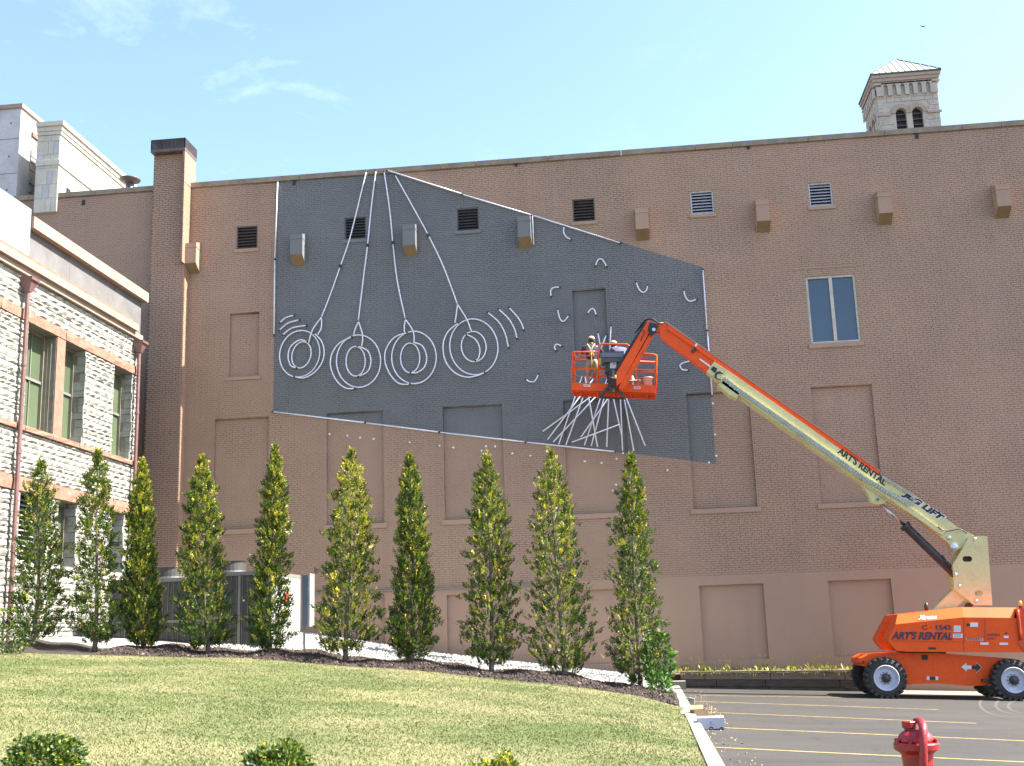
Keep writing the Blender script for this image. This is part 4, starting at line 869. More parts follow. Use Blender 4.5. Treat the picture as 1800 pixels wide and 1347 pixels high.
# wheels
def wheel(c,R,Wd,near):
    w=MB(); y0,y1=c.y,c.y+Wd; R1=R-.035
    w.lathe([(R*.60,0.02),(R1*.80,0),(R1*.96,.03),(R1,.08),(R1,Wd-.08),(R1*.96,Wd-.03),(R1*.8,Wd),(R*.6,Wd-.02)],(c.x,y0,c.z),40,(0,1,0),cap=False); o=w.build('wheel',M['rubber'],bl,smooth=False)
    t=MB(); nb=22
    for k in range(nb):
        for sd in (0,1):
            a=2*math.pi*(k+.5*sd)/nb; u=Vector((math.cos(a),0,math.sin(a))); tg=Vector((-math.sin(a),0,math.cos(a)))
            ya,yb=(y0+.0,y0+Wd*.52) if sd==0 else (y0+Wd*.48,y1)
            ya_in=tg*(.05 if sd==0 else -.05)
            p0=Vector((c.x,ya,c.z))+u*(R1-.05); p1=Vector((c.x,yb,c.z))+u*(R1-.05)
            hw=.034; up=.085
            q=[]
            for d in (0,up):
                for (p,sh) in ((p0,0),(p1,1)):
                    for s_ in (-1,1): q.append(p+u*d+tg*s_*hw+(ya_in if sh==(0 if sd==0 else 1) else Vector()))
            t.add(q,[(0,1,3,2),(4,6,7,5),(0,4,5,1),(2,3,7,6),(0,2,6,4),(1,5,7,3)])
    t.build('tread',M['rubber'],o,kind='stuff')
    r=MB(); yo=y0 if near else y1; sg=1 if near else -1
    r.lathe([(R*.60,-.015),(R*.625,.0),(R*.60,.02),(R*.53,.035),(R*.50,.10),(R*.27,.10),(R*.26,.05),(R*.20,.045),(R*.05,.04)],(c.x,yo,c.z),32,(0,sg,0),cap=False); r.build('rim',M['rim'],o,smooth=True)
    h=MB(); h.lathe([(R*.24,-.05),(R*.235,.0),(R*.20,.02),(R*.12,.025),(R*.11,.07),(R*.02,.075)],(c.x,yo+sg*.03,c.z),20,(0,-sg,0)); h.build('hub',M['black'],o,smooth=False)
    b=MB()
    for k in range(10):
        a=2*math.pi*k/10; b.lathe([(.018,0),(.018,.03)],(c.x+math.cos(a)*R*.27,yo+sg*.10,c.z+math.sin(a)*R*.27),6,(0,-sg,0))
    b.build('lug_nut',M['black'],o,kind='stuff')
cl=P(*q4(440,855),31.2); cr=P(*q4(1705,880),31.2); RW=.515
for c in (cl,cr):
    g_=-SL*(c.x-.8)+RW-.01; wheel(Vector((c.x,31.2,g_)),RW,.38,True); wheel(Vector((c.x+.02,33.1,g_)),RW,.38,False)
# chassis
m=prismpx([q4(*p) for p in [(180,700),(190,660),(260,622),(540,606),(930,608),(1640,660),(1725,700),(1790,760),(1795,860),(1400,930),(1270,936),(950,908),(700,915),(640,930),(600,900),(560,800),(330,745),(215,740)]],31.62,33.06); m.build('chassis',M['orange'],bl)
m=MB(); 
for c in (cl,cr): m.box((c.x-.12,31.5,c.z-.12),(c.x+.12,33.2,c.z+.10))
m.build('axle',M['black'],bl)
m=MB(); p=P(*q4(210,700),31.6); m.lathe([(.035,0),(.035,.012)],p,12,(0,-1,0)); m.build('pin_hole',M['black'],bl)
m=prismpx([q4(*p) for p in [(792,628),(850,628),(850,675),(792,675)]],31.60,31.64); m.build('access_hole',M['dark'],bl)
m=prismpx([q4(*p) for p in [(865,845),(925,845),(925,872),(865,872)]],31.60,31.64); m.build('grab_recess',M['dark'],bl)
for (x,y) in ((852,858),(938,858)):
    m=prismpx([q4(x-13,y-18),q4(x+13,y-18),q4(x+13,y+18),q4(x-13,y+18)],31.598,31.64); m.build('sticker',M['decal'],bl)
m=prismpx([q4(*p) for p in [(1395,865),(1480,865),(1480,890),(1395,890)]],31.45,31.64); m.build('step_bracket',M['black'],bl)
m=prismpx([q4(*p) for p in [(1180,745),(1232,706),(1232,730),(1282,733),(1282,768),(1234,768),(1234,792)]],31.606,31.618); m.build('arrow_mark',M['inkw'],bl)
m=prismpx([q4(*p) for p in [(1380,750),(1330,708),(1330,733),(1284,733),(1284,768),(1332,768),(1332,796)]],31.606,31.618); m.build('arrow_mark',M['ink'],bl)
m=prismpx([q4(*p) for p in [(1384,750),(1326,700),(1326,706),(1376,750),(1328,797),(1328,804)]],31.607,31.615); m.build('arrow_outline',M['inkw'],bl)
# turntable
pt=P(*q4(785,606),32.3); m=MB(); m.lathe([(.62,-.12),(.62,.06),(.5,.10)],(pt.x,32.34,pt.z),28); m.build('slewing_ring',M['black'],bl,smooth=False)
lowf=[(530,325),(455,470),(470,510),(540,585),(640,595),(1210,600),(1900,602),(1990,560),(1990,280),(1735,262),(1700,262),(1200,256)]
def hood(Ya,Yb,sgn):
    # lower side body, and a bevelled upper hood whose top edge lies further in
    pr=prof([q4(*p) for p in lowf],31.32); dy=Ya-31.32
    pr=[Vector((p.x,Ya,p.z)) for p in pr]; m=MB(); m.prism(pr,(0,Yb-Ya,0)); m.build('side_body',M['orange'],bl)
    crease=[Vector((p.x,Ya,p.z+.003)) for p in prof([q4(*p) for p in [(530,325),(1200,256),(1700,262)]],31.32)]
    top=[P(*q4(*p),31.55) for p in [(550,228),(1190,155),(1725,160)]]
    ti=Ya+(.23 if sgn>0 else 0); to=Yb-(.23 if sgn<0 else 0)
    vs=[];fs=[]
    for c_,t_ in zip(crease,top): vs+=[c_,Vector((c_.x,Yb,c_.z)),Vector((t_.x,ti,t_.z)),Vector((t_.x,to,t_.z))]
    for i in range(2):
        a=i*4;b=a+4; fs+=[(a,b,b+2,a+2),(a+2,b+2,b+3,a+3),(a+1,a+3,b+3,b+1),(a,a+1,b+1,b)]
    fs+=[(0,2,3,1),(8,9,11,10)]; m=MB(); m.add(vs,fs); m.build('engine_hood',M['orange'],bl)
hood(31.32,32.05,1); hood(32.75,33.45,-1)
m=prismpx([q4(*p) for p in [(1210,590),(1850,595),(1850,300),(1210,300)]],32.052,32.748); m.build('turntable_frame',M['black'],bl)
# counterweight at the tail
pc=prof([q4(*p) for p in [(1730,170),(1760,163),(1900,175),(2000,210),(2030,300),(2030,520),(1990,590),(1800,597),(1745,520),(1740,280)]],31.30); m=MB(); m.prism([Vector((p.x,31.30,p.z)) for p in pc],(0,2.2,0)); m.build('counterweight',M['oranged'],bl)
m=MB(); ps=P(*q4(1766,150),31.8); m.lathe([(.035,-.05),(.05,0),(.05,.02)],ps,12); o=m.build('beacon',M['black'],bl); m=MB(); m.lathe([(.045,.02),(.048,.10),(.03,.14),(.005,.15)],ps,14); m.build('lens',M['strobe'],o,smooth=True)
ph=P(*q4(1766,270),31.29); m=MB(); 
pa_=[P(*q4(x,y),31.27) for x,y in ((1738,180),(1742,240),(1752,300),(1760,400),(1770,480))]; m.tube(pa_,.035,8); m.build('grab_handle',M['oranged'],bl,smooth=True)
# seams, doors, stickers
for pts in [[(1206,256),(1206,600)],[(1416,270),(1416,520)],[(490,486),(1206,500)]]:
    a,b=[P(*q4(*p),31.315) for p in pts]; m=MB(); m.obox(Vector((a.x,31.317,a.z)),Vector((b.x,31.317,b.z)),.004,.008,up=(0,1,0)); m.build('panel_seam',M['ink'],bl)
def plate(x0,y0,x1,y1,mm='decal',Y=31.312,name='sticker',f=q4):
    m=prismpx([f(x0,y0),f(x1,y0),f(x1,y1),f(x0,y1)],Y,Y+.006); return m.build(name,M[mm],bl)
for r in [(1106,338,1174,400),(1098,418,1192,458),(1268,308,1344,350),(1368,504,1450,526),(1558,506,1642,528),(1600,438,1648,460)]: plate(*r)
plate(1232,316,1262,342,'ink'); plate(856,552,930,572,'ink',name='latch')
m=MB(); m.lathe([(.02,0),(.02,.015)],P(*q4(1622,412),31.315),12,(0,-1,0)); m.build('key_switch',M['ink'],bl)
for k in range(3): plate(1108,424+k*11,1180,427+k*11,'ink',31.310,'print_line')
for k in range(4): plate(1112,346+k*13,1166,350+k*13,'track',31.310,'print_line')
# lettering helper
def text(body,a,b,h,mat_,parent,bold=.0,shear=0,normal_y=-1,ext=.002,name='lettering',small_caps=False):
    cu=bpy.data.curves.new(name,'FONT'); cu.body=body; cu.size=1; cu.extrude=0; cu.offset=bold; cu.shear=shear; cu.resolution_u=3
    to=bpy.data.objects.new('tmp',cu); COL.objects.link(to); bpy.context.view_layer.update()
    me=bpy.data.meshes.new_from_object(to.evaluated_get(bpy.context.evaluated_depsgraph_get())); bpy.data.objects.remove(to)
    v=np.array([tuple(x.co) for x in me.vertices]); x0,x1=v[:,0].min(),v[:,0].max(); y0,y1=v[:,1].min(),v[:,1].max()
    a=Vector(a);b=Vector(b); d=(b-a); Lx=d.length; d.normalize(); up=Vector((0,normal_y,0)).cross(d); 
    if up.z<0: up=-up
    o=ORG[parent.name]; nv=[]
    for p in v:
        q=a+d*((p[0]-x0)/(x1-x0)*Lx)+up*((p[1]-y0)/(y1-y0)*h)-o; nv.append(q)
    for i,p in enumerate(nv): me.vertices[i].co=p
    me.update(); me.name=name
    ob=bpy.data.objects.new(name,me); COL.objects.link(ob); me.materials.clear(); me.materials.append(mat_); ob.parent=parent; ORG[ob.name]=o
    return ob
def pq(x,y,Y=31.308,f=q4): 
    p=P(*f(x,y),Y); return p
text("ART'S RENTAL",pq(490,474),pq(1096,480),.20,M['inkb'],bl,.045,.3)
text("C \u00b7 1542",pq(792,380),pq(1084,380),.122,M['inkb'],bl,.03,0)
text("860SJ",pq(1226,488,31.309),pq(1396,490,31.309),.075,M['inkw'],bl,.07); text("860SJ",pq(1232,484,31.305),pq(1390,486,31.305),.062,M['ink'],bl,.02)
text("DIESEL",pq(1432,436),pq(1570,438),.05,M['inkb'],bl,.02,.3); text("ONLY",pq(1436,474),pq(1532,476),.05,M['inkb'],bl,.02,.3)
pt_=[Vector((p.x,31.40,p.z)) for p in (P(*q4(752,285),31.38),P(*q4(930,278),31.38))]
o=text("Xtreme",(0,0,0),(1,0,0),1,M['inkw'],bl,.03,.4)
# lay the white script on the hood bevel
A_=P(*q4(752,284),31.40); B_=P(*q4(932,276),31.40); C_=P(*q4(752,240),31.50)
for v_ in o.data.vertices:
    p=v_.co+ORG[bl.name]; w_=A_+(B_-A_)*p.x+(C_-A_)*p.z; v_.co=w_+Vector((0,-.065,.012))-ORG[bl.name]
# upright (cream) with lightening holes
poly=[q3(*p) for p in [(1250,800),(1330,803),(1365,1285),(1240,1285),(1098,1165),(1088,1005),(1200,815)]]
def oval(cx,cy,w,h): return [q3(cx+(w if math.cos(a)>0 else -w)+h*math.cos(a),cy+h*math.sin(a)) for a in np.linspace(.01,2*math.pi-.05,16)]
for (ya,yb) in ((32.10,32.13),(32.67,32.70)):
    m=MB(); sh=lambda l:[Vector((p.x,ya,p.z)) for p in prof(l,32.1)]; m.prism(sh(poly),(0,yb-ya,0),[sh(oval(1190,962,14,20)),sh(oval(1272,1200,9,20))]); up=m.build('upright_plate',M['cream'],bl)
for k in range(6):
    a=[(1250,815),(1325,830),(1340,1080),(1355,1270),(1110,1150),(1100,1020)][k]; p=P(*q3(*a),32.1); m=MB(); m.box((p.x-.03,32.131,p.z-.05),(p.x+.03,32.669,p.z+.05)); m.build('spacer',M['cream'],bl)
for (x,y) in [(1242,826),(1110,1072),(1136,1153),(1252,1257)]:
    m=MB(); m.lathe([(.045,0),(.045,.015),(.03,.03)],P(*q3(x,y),32.10),12,(0,-1,0)); m.build('pivot_pin',M['steel'],bl)
m=prismpx([q3(*p) for p in [(1160,900),(1240,900),(1250,1020),(1160,1020)]],32.3,32.5); m.build('dark_hole_backing',M['black'],bl)  # black block added behind the upper hole to darken its inside
m=prismpx([q3(*p) for p in [(940,1325),(1095,1170),(1175,1245),(1075,1335)]],32.2,32.6); m.build('lower_link',M['cream'],bl)
m=prismpx([q3(*p) for p in [(1165,1330),(1205,1265),(1230,1285),(1190,1335)]],32.25,32.55); m.build('lower_strut',M['black'],bl)
pf=P(*q3(905,1300),31.9); m=MB(); m.tube([pf-Vector((0,0,.08)),pf+Vector((0,0,.05)),pf+Vector((.02,0,.13))],[.05,.06,.02],8); m.build('exhaust_cap',M['black'],bl,smooth=True)
# boom: outer cream tube
BY0,BY1=32.2,32.6
outer=[(1255.3,635.8),(1293,660.5),(1542,835.0),(1607,870.5),(1684,927),(1712,941),(1705,957),(1690,963),(1677,969),(1667,955),(1614.5,911.6),(1561.5,881.3),(1516,851),(1291,691),(1242.5,653.6)]
m=prismpx(outer,BY0,BY1); m.build('outer_boom',M['cream'],bl)
m=prismpx([(1262,657),(1291,676),(1516,832),(1660,935),(1656,941),(1512,843),(1287,687),(1258,666)],BY0-.05,BY0-.002); m.build('boom_side_rail',M['cream'],bl)
m=prismpx([(1262,676),(1272,670),(1300,690),(1296,700),(1282,694)],BY0-.05,BY1); m.build('boom_nose_bracket',M['cream'],bl)
m=prismpx([(1512,846),(1545,868),(1560,880),(1552,886),(1541,887),(1532,884),(1528,872)],BY0+.05,BY1-.05,[circ(1543,878,2.4)]); m.build('cylinder_bracket',M['cream'],bl)
for (x,y,r) in ((1543,878,.04),(1668,945.5,.055),(1677,961,.10)):
    m=MB(); m.lathe([(r,0),(r,.02),(r*.5,.03)],P(x,y,BY0-.002),14,(0,-1,0)); m.build('pivot_pin',M['steel'] if r>.05 else M['acg'],bl)
# orange inner boom lying above
inner=[(1158,567),(1168,566.5),(1300,657.5),(1546.7,829.5),(1540,836),(1240,652),(1161,592)]
m=prismpx(inner,BY0+.06,BY1-.06); m.build('inner_boom',M['orange'],bl)
m=prismpx([(1174,572),(1300,659.2),(1545,830.3),(1543,834),(1298,665),(1174,579)],BY0+.015,BY0+.058); m.build('boom_stripe',M['orange'],bl)
m=prismpx([(1168,566),(1300,657),(1546.7,829),(1547,827),(1300,655),(1170,564)],BY0+.03,BY1-.03); m.build('boom_top_highlight',M['pink'],bl)  # pink strip painted as the highlight along the boom's top edge
m=prismpx([(1215,616),(1222,610),(1225,613),(1218,620)],BY0-.02,BY0+.05); m.build('hose_clamp',M['black'],bl)
m=prismpx([(1221,607),(1224,603.5),(1226,605),(1223,610)],BY0-.02,BY0+.05); m.build('clamp_tube',M['tube'],bl)
m=prismpx([(1229,632),(1231,630.5),(1249,643),(1248,646)],BY0+.04,BY0+.058); m.build('wear_strip',M['inkw'],bl)
m=prismpx([(1249,649),(1254,644),(1261,648),(1257,656)],BY0-.02,BY0-.002); m.build('proximity_switch',M['ink'],bl)
m=MB(); c=P(1265,661,BY0-.03); r=.11; m.tube([c+Vector((math.cos(a)*r,0,math.sin(a)*r)) for a in np.linspace(.6,5.2,14)],.03,6); m.build('hose_loop',M['black'],bl,smooth=True)
# cable track, many small links
m=MB(); 
path=[P(x,y,BY0-.075) for x,y in [(1272,665),(1291,681),(1400,757),(1516,839.5),(1600,887)]]
tot=[]; 
for a,b in zip(path[:-1],path[1:]):
    k=max(2,int((b-a).length/.075))
    for i in range(k): tot.append((a.lerp(b,i/k),a.lerp(b,(i+.8)/k)))
for i,(a,b) in enumerate(tot): m.obox(a,b,.045,.10+(i%2)*.02)
m.build('cable_track',M['track'],bl,kind='stuff')
m=MB(); path=[P(x,y,BY0-.05) for x,y in [(1600,887),(1606,884),(1608,877),(1604,871),(1551,838)]]
for a,b in zip(path[:-1],path[1:]):
    k=max(1,int((b-a).length/.075))
    for i in range(k): m.obox(a.lerp(b,i/k),a.lerp(b,(i+.85)/k),.05,.07)
m.build('cable_track_return',M['track'],bl,kind='stuff')
m=MB(); m.tube([P(x,y,BY0-.07) for x,y in [(1649,926),(1655,931),(1664,934),(1680,931),(1688,930),(1700,938)]],.014,6); m.build('hydraulic_hose',M['black'],bl,smooth=True)
# lettering on the boom
bf=lambda x,y:q3(x,y)
text("ART'S RENTAL",P(*q3(283,222),BY0-.006),P(*q3(612,455),BY0-.006),.19,M['ink'],bl,.035,-.1)
text("JLG LIFT",P(*q3(722,528),BY0-.004),P(*q3(1012,722),BY0-.004),.25,M['inkw'],bl,.10,.25); text("JLG LIFT",P(*q3(727,525),BY0-.009),P(*q3(1006,712),BY0-.009),.215,M['ink'],bl,.055,.25)
# lift cylinder
a=P(*q3(585,575),32.4); b=P(*q3(750,725),32.4); c=P(*q3(1085,1050),32.4)
m=MB(); m.tube([a,b],.045,12); m.build('piston_rod',M['steel'],bl,smooth=True)
m=MB(); d=(c-b).normalized(); m.tube([b,b+d*.10],.15,14); m.tube([b+d*.10,c+d*.1],.115,14); m.build('lift_cylinder',M['black'],bl,smooth=False)
m=MB(); m.tube([P(*q3(1015,935),32.28),P(*q3(1035,960),32.25),P(*q3(1055,1000),32.25),P(*q3(1080,1020),32.25)],.014,6); m.build('hydraulic_hose',M['black'],bl,smooth=True)
# elbow and jib
m=prismpx([q8(*p) for p in [(195,150),(320,190),(330,215),(300,310),(215,370),(170,270)]],BY0-.03,BY0+.0); m.build('elbow_plate',M['ink'],bl)
m=prismpx([q8(*p) for p in [(195,150),(320,190),(330,215),(300,310),(215,370),(170,270)]],BY1,BY1+.03); m.build('elbow_plate',M['ink'],bl)
m=prismpx([q8(*p) for p in [(230,180),(440,150),(440,260),(300,310),(215,330)]],BY0+.08,BY1-.08); m.build('elbow_block',M['orange'],bl)
m=MB()
for k in range(4):
    dy=k*.07; m.tube([P(x,y,BY0+.03+dy) for x,y in [q8(*p) for p in [(-40,330),(60,190+k*8),(120,115+k*6),(190,88+k*5),(270,105+k*6),(330,165),(420,165)]]],.020,6)
m.build('hose_bundle',M['black'],bl,smooth=True)
m=MB(); m.lathe([(.05,0),(.05,.03)],P(*q8(262,268),BY0-.03),12,(0,-1,0)); m.build('pivot_pin',M['steel'],bl)
jib=[(1131,572),(1140,562.5),(1144,566),(1145,584),(1097,677),(1087,682),(1081,676),(1084,651)]
m=prismpx([(1139,563),(1144.5,569),(1144,584),(1140,586),(1093,672),(1083.5,678),(1083.5,655)],BY0+.02,BY1-.06); m.build('jib_boom',M['orange'],bl)
m=prismpx([(1144,585),(1148,587),(1098,680),(1090,684),(1088,680)],BY0+.06,BY1-.02); m.build('jib_lower_link',M['orange'],bl)
m=prismpx([(1133,566),(1137,566),(1090,642),(1084,651),(1081,648)],BY0+.0,BY0+.2); m.build('hose_tray',M['ink'],bl)
m=MB(); m.tube([P(*q1(x,y),BY0+.0) for x,y in [(1275,160),(1290,220),(1250,280),(1235,340)]],.012,6); m.build('hydraulic_hose',M['black'],bl,smooth=True)
# platform mount
m=MB(); p0=P(1085,672,32.5); p1=P(1073,668,32.75); m.obox(P(1088,675,32.4),P(1074,668,32.85),.18,.2); m.tube([P(1075,650,32.85),P(1075,690,32.85)],.09,12); m.build('platform_rotator',M['black'],bl)
m=MB()
for (x0,y0,x1,y1) in ((1074,676,1055,698),(1078,676,1098,700)): m.obox(P(x0,y0,32.9),P(x1,y1,32.93),.06,.08)
m.tube([P(1054,699,32.93),P(1100,701,32.93)],.03,8); m.build('platform_yoke',M['black'],bl)
# ---- platform
YN,YF=32.97,33.85
def bar(pts,r=.022,Y=None): m=MB(); m.tube([P(*q1(x,y),Yy) if len(t)==3 else None for t in pts for (x,y,Yy) in [t]],r,8); return m.build('guard_rail',M['orange'],bl,smooth=True)
def same(x,y,Y2): # point straight behind the near plane point
    p=P(*q1(x,y),YN); return Vector((p.x,Y2,p.z))
def rails(pts,r=.024):
    m=MB(); m.tube(pts,r,8); return m.build('guard_rail',M['orange'],bl,smooth=True)
nearp=lambda x,y: P(*q1(x,y),YN)
tl,tr=nearp(230,497),nearp(1468,540)
rails([nearp(207,960),nearp(212,740),nearp(225,520),nearp(240,498),nearp(620,490)])
rails([nearp(600,950),nearp(605,740),nearp(622,420),nearp(650,378),nearp(1030,385),nearp(1068,415),nearp(1075,450)],.028)
rails([nearp(1100,520),nearp(1425,530),nearp(1465,548),nearp(1462,700),nearp(1450,1000)],.028)
rails([nearp(212,745),nearp(605,750),nearp(760,750)]); rails([nearp(1100,775),nearp(1450,800)]); rails([nearp(1120,645),nearp(1458,655)],.018)
rails([nearp(1020,780),nearp(1040,980)],.03)
for (x,y) in ((232,500),(1466,545)):   # side rails and far corners
    for yy_ in (0,250):
        a=same(x,y+yy_,YN); b=same(x,y+yy_,YF); rails([a,b],.02)
def far(x,y): return same(x,y,YF)
rails([far(232,500),far(1466,545)]); rails([far(232,620),far(1466,665)],.017); rails([far(232,750),far(1466,795)],.017); 
for x in (232,520,840,1160,1466): rails([far(x,500+(x-232)*.036),far(x,985+(x-232)*.03)],.02)
rails([nearp(260,510),nearp(275,580),nearp(300,610),nearp(450,612)],.017); rails([nearp(335,505),nearp(350,540),nearp(400,552),nearp(600,552)],.017); rails([nearp(1360,540),nearp(1340,580),nearp(1210,580)],.017)
# toe boards and floor
zf0=nearp(215,1060).z; zf1=nearp(1440,1100).z; 
def tray(y0,y1,nm):
    a,b=P(*q1(212,950),YN),P(*q1(1446,992),YN); c,d=P(*q1(1446,1105),YN),P(*q1(212,1062),YN)
    m=MB(); m.prism([Vector((p.x,y0,p.z)) for p in (a,b,c,d)],(0,y1-y0,0)); return m.build(nm,M['orange'],bl)
tray(YN-.02,YN+.015,'toe_board'); tray(YF-.015,YF+.02,'toe_board')
a,b,c,d=P(*q1(212,950),YN),P(*q1(1446,992),YN),P(*q1(1446,1105),YN),P(*q1(212,1062),YN)
for (u,v) in ((a,d),(b,c)):
    m=MB(); m.add([(u.x-.015,YN+.016,u.z),(u.x+.015,YN+.016,u.z),(u.x+.015,YF-.016,u.z),(u.x-.015,YF-.016,u.z),(v.x-.015,YN+.016,v.z),(v.x+.015,YN+.016,v.z),(v.x+.015,YF-.016,v.z),(v.x-.015,YF-.016,v.z)],[(0,1,2,3),(7,6,5,4),(0,4,5,1),(1,5,6,2),(2,6,7,3),(3,7,4,0)]); m.build('toe_board',M['orange'],bl)
def floorz(x): return d.z+(c.z-d.z)*(x-d.x)/(c.x-d.x)
m=MB(); q=[]
for dz in (-.0,.03):
    for (x,y) in ((a.x+.02,YN+.02),(b.x-.02,YN+.02),(b.x-.02,YF-.02),(a.x+.02,YF-.02)): q.append((x,y,floorz(x)+.02+dz))
m.hexa(q); m.build('platform_floor',M['oranged'],bl)
for k in range(4):
    y=YN+.1+k*.22; m=MB(); m.obox((a.x+.03,y,floorz(a.x)+.0),(b.x-.03,y,floorz(b.x)+.0),.05,.05); m.build('floor_beam',M['orange'],bl)
for x in np.linspace(a.x+.25,b.x-.25,5): 
    m=MB(); m.obox((x,YN+.03,floorz(x)-.035),(x,YF-.03,floorz(x)-.035),.05,.04); m.build('floor_beam',M['oranged'],bl)
for (x0,y0,x1,y1) in ((385,975,485,1008),(1130,1005,1228,1040)):
    m=prismpx([q1(x0,y0),q1(x1,y0+3),q1(x1,y1+3),q1(x0,y1)],YN-.03,YN-.021); m.build('warning_label',M['decal'],bl)
    m=prismpx([q1(x0+12,y0+12),q1(x1-12,y0+14),q1(x1-12,y1-10),q1(x0+12,y1-12)],YN-.033,YN-.0305); m.build('print_line',M['oranged'],bl)
# control console
m=MB(); p=P(*q1(640,500),YN-.1); q=P(*q1(990,640),YN-.1)
m.hexa([(p.x,YN-.16,q.z),(q.x,YN-.16,q.z),(q.x,YN+.30,q.z),(p.x,YN+.30,q.z),(p.x,YN-.10,p.z),(q.x,YN-.10,p.z),(q.x,YN+.30,p.z+.08),(p.x,YN+.30,p.z+.08)]); m.build('control_console',M['black'],bl)
m=prismpx([q1(650,510),q1(985,512),q1(975,570),q1(655,568)],YN-.185,YN-.165); m.build('console_lid',M['acb'],bl)
m=prismpx([q1(690,640),q1(960,640),q1(940,960),q1(740,960)],YN-.06,YN+.1); m.build('mount_housing',M['black'],bl)
m=prismpx([q1(780,640),q1(872,640),q1(868,740),q1(776,738)],YN-.10,YN-.075); m.build('manual_box',M['decal'],bl)
m=prismpx([q1(812,668),q1(858,668),q1(858,680),q1(812,680)],YN-.106,YN-.102); m.build('print_line',M['oranged'],bl)
m=prismpx([q1(785,775),q1(850,775),q1(845,825),q1(785,825)],YN-.10,YN-.08); m.build('sticker',M['inkw'],bl)
m=MB(); m.tube([P(*q1(x,y),YN-.12) for x,y in ((835,850),(870,850))],.03,8); m.tube([P(*q1(850,840),YN-.13),P(*q1(850,930),YN-.13)],.05,10); m.build('rotary_actuator',M['cream'],bl,smooth=False)
m=MB()
for k in range(5): m.tube([P(*q1(x+k*14,y),YN-.13-.01*k) for x,y in ((700,790),(750,880),(770,940),(830,990))],.016,6)
m.build('hose_bundle',M['black'],bl,smooth=True)
m=prismpx([q1(612,585),q1(650,590),q1(655,660),q1(625,690),q1(612,660)],YN-.05,YN+.0); m.build('foot_switch',M['yellow'],bl)
m=prismpx([q1(595,770),q1(690,840),q1(600,860)],YN-.02,YN+.0); m.build('gusset_plate',M['orange'],bl)

# ================================================================== PEOPLE
def skin_mesh(name,joints,edges,mat_,parent,sub=2,root=0):
    me=bpy.data.meshes.new(name); o_=ORG[parent.name]; me.from_pydata([tuple(Vector(j[:3])-o_) for j in joints],edges,[])
    ob=bpy.data.objects.new(name,me); COL.objects.link(ob)
    mo=ob.modifiers.new('skin','SKIN'); mo.use_smooth_shade=True
    if not me.skin_vertices: me.attributes.new if 0 else None
    sv=me.skin_vertices
    if not sv:
        with bpy.context.temp_override(object=ob,active_object=ob,selected_objects=[ob]): bpy.ops.mesh.customdata_skin_add()
        sv=me.skin_vertices
    for i,j in enumerate(joints):
        r=j[3]; sv[0].data[i].radius=(r,r) if not isinstance(r,tuple) else r; sv[0].data[i].use_root=(i==root)
    su=ob.modifiers.new('subsurf','SUBSURF'); su.levels=sub; su.render_levels=sub
    bpy.context.view_layer.update(); dg=bpy.context.evaluated_depsgraph_get(); nm=bpy.data.meshes.new_from_object(ob.evaluated_get(dg)); bpy.data.objects.remove(ob)
    nm.name=name; nm.materials.clear(); nm.materials.append(mat_); nm.polygons.foreach_set('use_smooth',[True]*len(nm.polygons))
    r=bpy.data.objects.new(name,nm); COL.objects.link(r); r.parent=parent; ORG[r.name]=o_; return r
